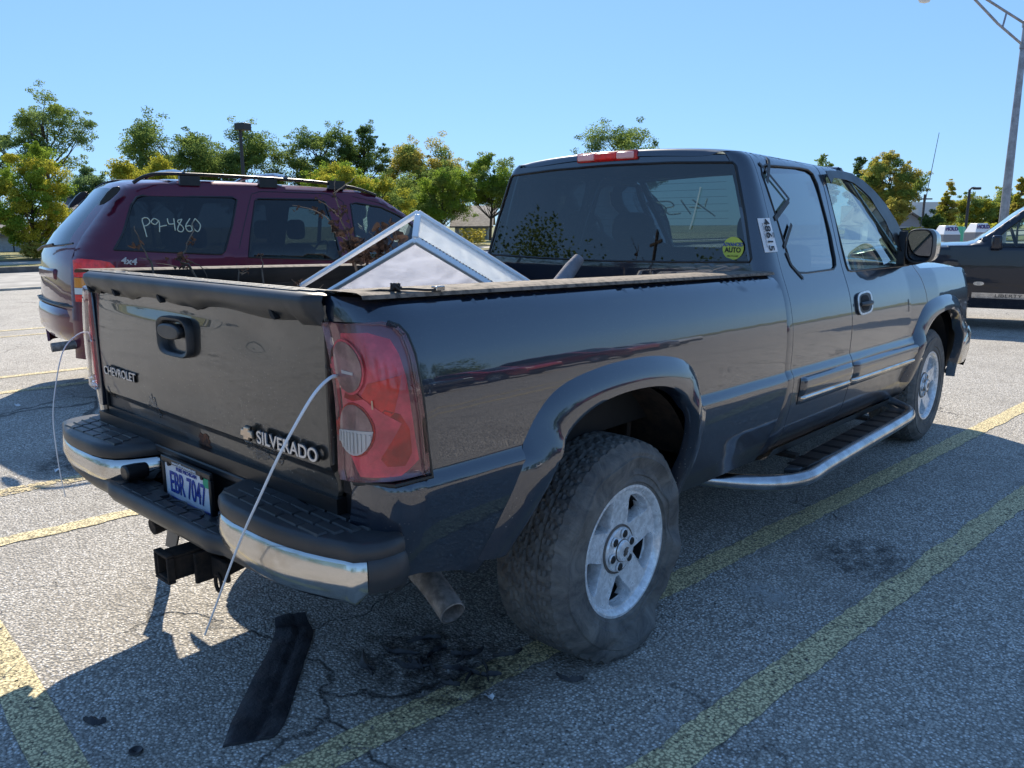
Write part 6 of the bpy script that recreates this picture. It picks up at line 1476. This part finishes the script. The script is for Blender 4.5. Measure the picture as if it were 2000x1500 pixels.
# street lamps
p = at(1961, 24); t = thing('street_lamp', 'tall galvanised lamp post with a trussed arm at the right edge', 'street lamp', tuple(p)); TZ = hgt(48, 24)
b = MB(); b.tube([(0, 0, 0), (0, 0, 3), (0, 0, TZ - .1), (0, 0, TZ)], [.13, .115, .075, .07], 14); b.tube([(0, 0, TZ), (0, 0, TZ + .05)], [.11, .09], 12); b.tube([(0, 0, TZ - .70), (0, 0, TZ - .58)], .10, 12); b.tube([(0, 0, TZ - .12), (0, 0, TZ - .0)], .10, 12); b.build('pole', GALV, t)
ad = (-R0 * 1 + F0 * -.10).normalized(); e_ = ad * 3.3 + Vector((0, 0, TZ + 1.25)); b = MB()
b.tube([Vector((0, 0, TZ - .05)), ad * .75 + Vector((0, 0, TZ + .32)), ad * 2.0 + Vector((0, 0, TZ + .95)), e_], .034, 8); b.tube([Vector((0, 0, TZ - .62)), ad * .85 + Vector((0, 0, TZ - .05)), ad * 1.9 + Vector((0, 0, TZ + .80)), e_], .034, 8); b.tube([ad * .62 + Vector((0, 0, TZ + .26)), ad * .70 + Vector((0, 0, TZ - .16))], .03, 6); b.build('arm', GALV, t)
hx = ad * 3.05 + Vector((0, 0, hgt(4, 24))); 
b = MB(); P = []
for f, z in ((.05, .14), (.7, .12), (1, .03), (1.0, 0), (.9, -.01)): P.append([hx + ad * (.36 * f * cos(a_)) + F0 * (.16 * f * sin(a_)) + Vector((0, 0, z)) for a_ in [k * pi / 10 for k in range(20)]])
b.grid(P, cv=True); hd = b.build('lamp_head', GALV, t)
b = MB(); P = []
for f, z in ((1, 0), (.95, -.06), (.7, -.13), (.05, -.16)): P.append([hx + ad * (.20 * f * cos(a_) + .05) + F0 * (.13 * f * sin(a_)) + Vector((0, 0, z)) for a_ in [k * pi / 10 for k in range(20)]])
b.grid(P, cv=True); b.build('lamp_bowl', WLENS, hd)
b = MB(); b.tube([e_, hx + Vector((0, 0, .06))], .035, 8); b.build('arm_end', GALV, t)
p = at(483, 34); t = thing('street_lamp', 'black lamp post with a square shoebox head above the maroon car', 'street lamp', tuple(p)); z_ = hgt(246, 34)
b = MB(); b.tube([(0, 0, 0), (0, 0, z_)], [.09, .07], 10); b.build('pole', BLKM, t); b = MB(); M = Matrix.Rotation(YAW - .5, 4, 'Z'); b.box((-.10, -.22, z_ - .14), (.42, .22, z_ + .14), M); b.build('lamp_head', BLKM, t, bevel=.02)
p = at(1889, 48); t = thing('street_lamp', 'small dark lamp post with a hooked head behind the pyramid signs', 'street lamp', tuple(p)); z_ = hgt(371, 48)
b = MB(); b.tube([(0, 0, 0), (0, 0, z_ - .1), tuple(R0 * .12 + Vector((0, 0, z_))), tuple(R0 * .30 + Vector((0, 0, z_ + .02)))], [.09, .07, .06, .05], 8); b.build('pole', BLKM, t); b = MB(); M = Matrix.Rotation(YAW, 4, 'Z'); b.box((.22, -.12, z_ - .10), (.62, .12, z_ + .04), M); b.build('lamp_head', BLKM, t, bevel=.03)
p = at(1803, 95); t = thing('utility_pole', 'thin wooden utility pole in front of the warehouse', 'utility pole', tuple(p)); z_ = hgt(383, 95)
b = MB(); b.tube([(0, 0, 0), (0, 0, z_)], .13, 7); b.build('pole', BARK, t); b = MB(); b.box((-.9, -.05, z_ - .6), (.9, .05, z_ - .45), Matrix.Rotation(YAW, 4, 'Z')); b.build('crossarm', BARK, t)
# poles mirrored in the rear window
for i, (x, y, z_) in enumerate(((-33, -25, 11.5), (-20, -33, 10.5), (27, -22, 7.5))):
    t = thing('utility_pole', ['wooden utility pole with a crossarm, tallest behind the photographer', 'utility pole among the trees behind the photographer', 'shorter utility pole by the row of trees behind the photographer'][i], 'utility pole', (x, y, -.05)); b = MB(); b.tube([(0, 0, 0), (0, 0, z_)], .13, 8); b.build('pole', BARK, t); b = MB(); b.box((-1, -.06, z_ - .8), (1, .06, z_ - .65), Matrix.Rotation(.6, 4, 'Z')); b.build('crossarm', BARK, t)
# overhead cables
b = MB()
for dz_ in (0, .35, .7): 
    a = at(-300, 70, hgt(336, 70) + dz_); c = at(420, 70, hgt(336, 70) + dz_); b.tube([a.lerp(c, k / 12) - Vector((0, 0, 1.0 * (1 - ((k - 6) / 6) ** 2))) for k in range(13)], .02, 4)
tag(b.build('overhead_cables', BLKM, None), 'three thin overhead cables crossing the sky behind the left trees', 'cables')
# HOLD pyramid signs
def pyr(label, px, D, ptop, pbot, wpx, seed):
    p = at(px, D); z1 = hgt(ptop, D); z0 = hgt(pbot, D); W = wpx / 1549.8 * D
    t = thing('pyramid_sign', label, 'sign', tuple(p), YAW + .1, 'white pyramid-shaped hold signs')
    def fr_(w0, w1, za, zb_, name, mat): b = MB(); b.add([(-w0 / 2, -w0 / 2, za), (w0 / 2, -w0 / 2, za), (w0 / 2, w0 / 2, za), (-w0 / 2, w0 / 2, za), (-w1 / 2, -w1 / 2, zb_), (w1 / 2, -w1 / 2, zb_), (w1 / 2, w1 / 2, zb_), (-w1 / 2, w1 / 2, zb_)], [(3, 2, 1, 0), (4, 5, 6, 7), (0, 1, 5, 4), (1, 2, 6, 5), (2, 3, 7, 6), (3, 0, 4, 7)]); return b.build(name, mat, t, bevel=.01)
    fr_(W * 1.05, W, 0, z0, 'stand', pbr('grey_stand_%d' % seed, (.22, .22, .23), .8)); fr_(W, W * .62, z0 + .003, z1, 'sign_top', WHITE)
    hh = z1 - z0; zt_ = z0 + hh * .62; yy_ = -(W / 2 - (W * .19) * .62) - .014; tl_ = atan2(W * .19, hh)
    text('sign_lettering', 'HOLD', hh * .56, pbr('violet_lettering_%d' % seed, (.09, .05, .16), .6), t, (0, yy_, zt_), (1, 0, 0), (0, sin(tl_), cos(tl_)), .004, .006, .95)
pyr('white pyramid-topped sign reading HOLD nearest the truck mirror', 1853, 22, 444, 462, 34, 1); pyr('white pyramid-topped sign reading HOLD beside the black pickup windscreen', 1914, 20, 440, 458, 34, 2)
b = MB(); p = at(1874, 23); W_ = .5; b.add([(-.28, -.28, 0), (.28, -.28, 0), (.28, .28, 0), (-.28, .28, 0), (-.16, -.16, 1.36), (.16, -.16, 1.36), (.16, .16, 1.36), (-.16, .16, 1.36)], [(3, 2, 1, 0), (4, 5, 6, 7), (0, 1, 5, 4), (1, 2, 6, 5), (2, 3, 7, 6), (3, 0, 4, 7)])
o = b.build('green_bin', pbr('green_plastic', (.10, .45, .25), .5), None, bevel=.02); o.location = p; tag(o, 'green tapered bin between the two white pyramid signs', 'bin')
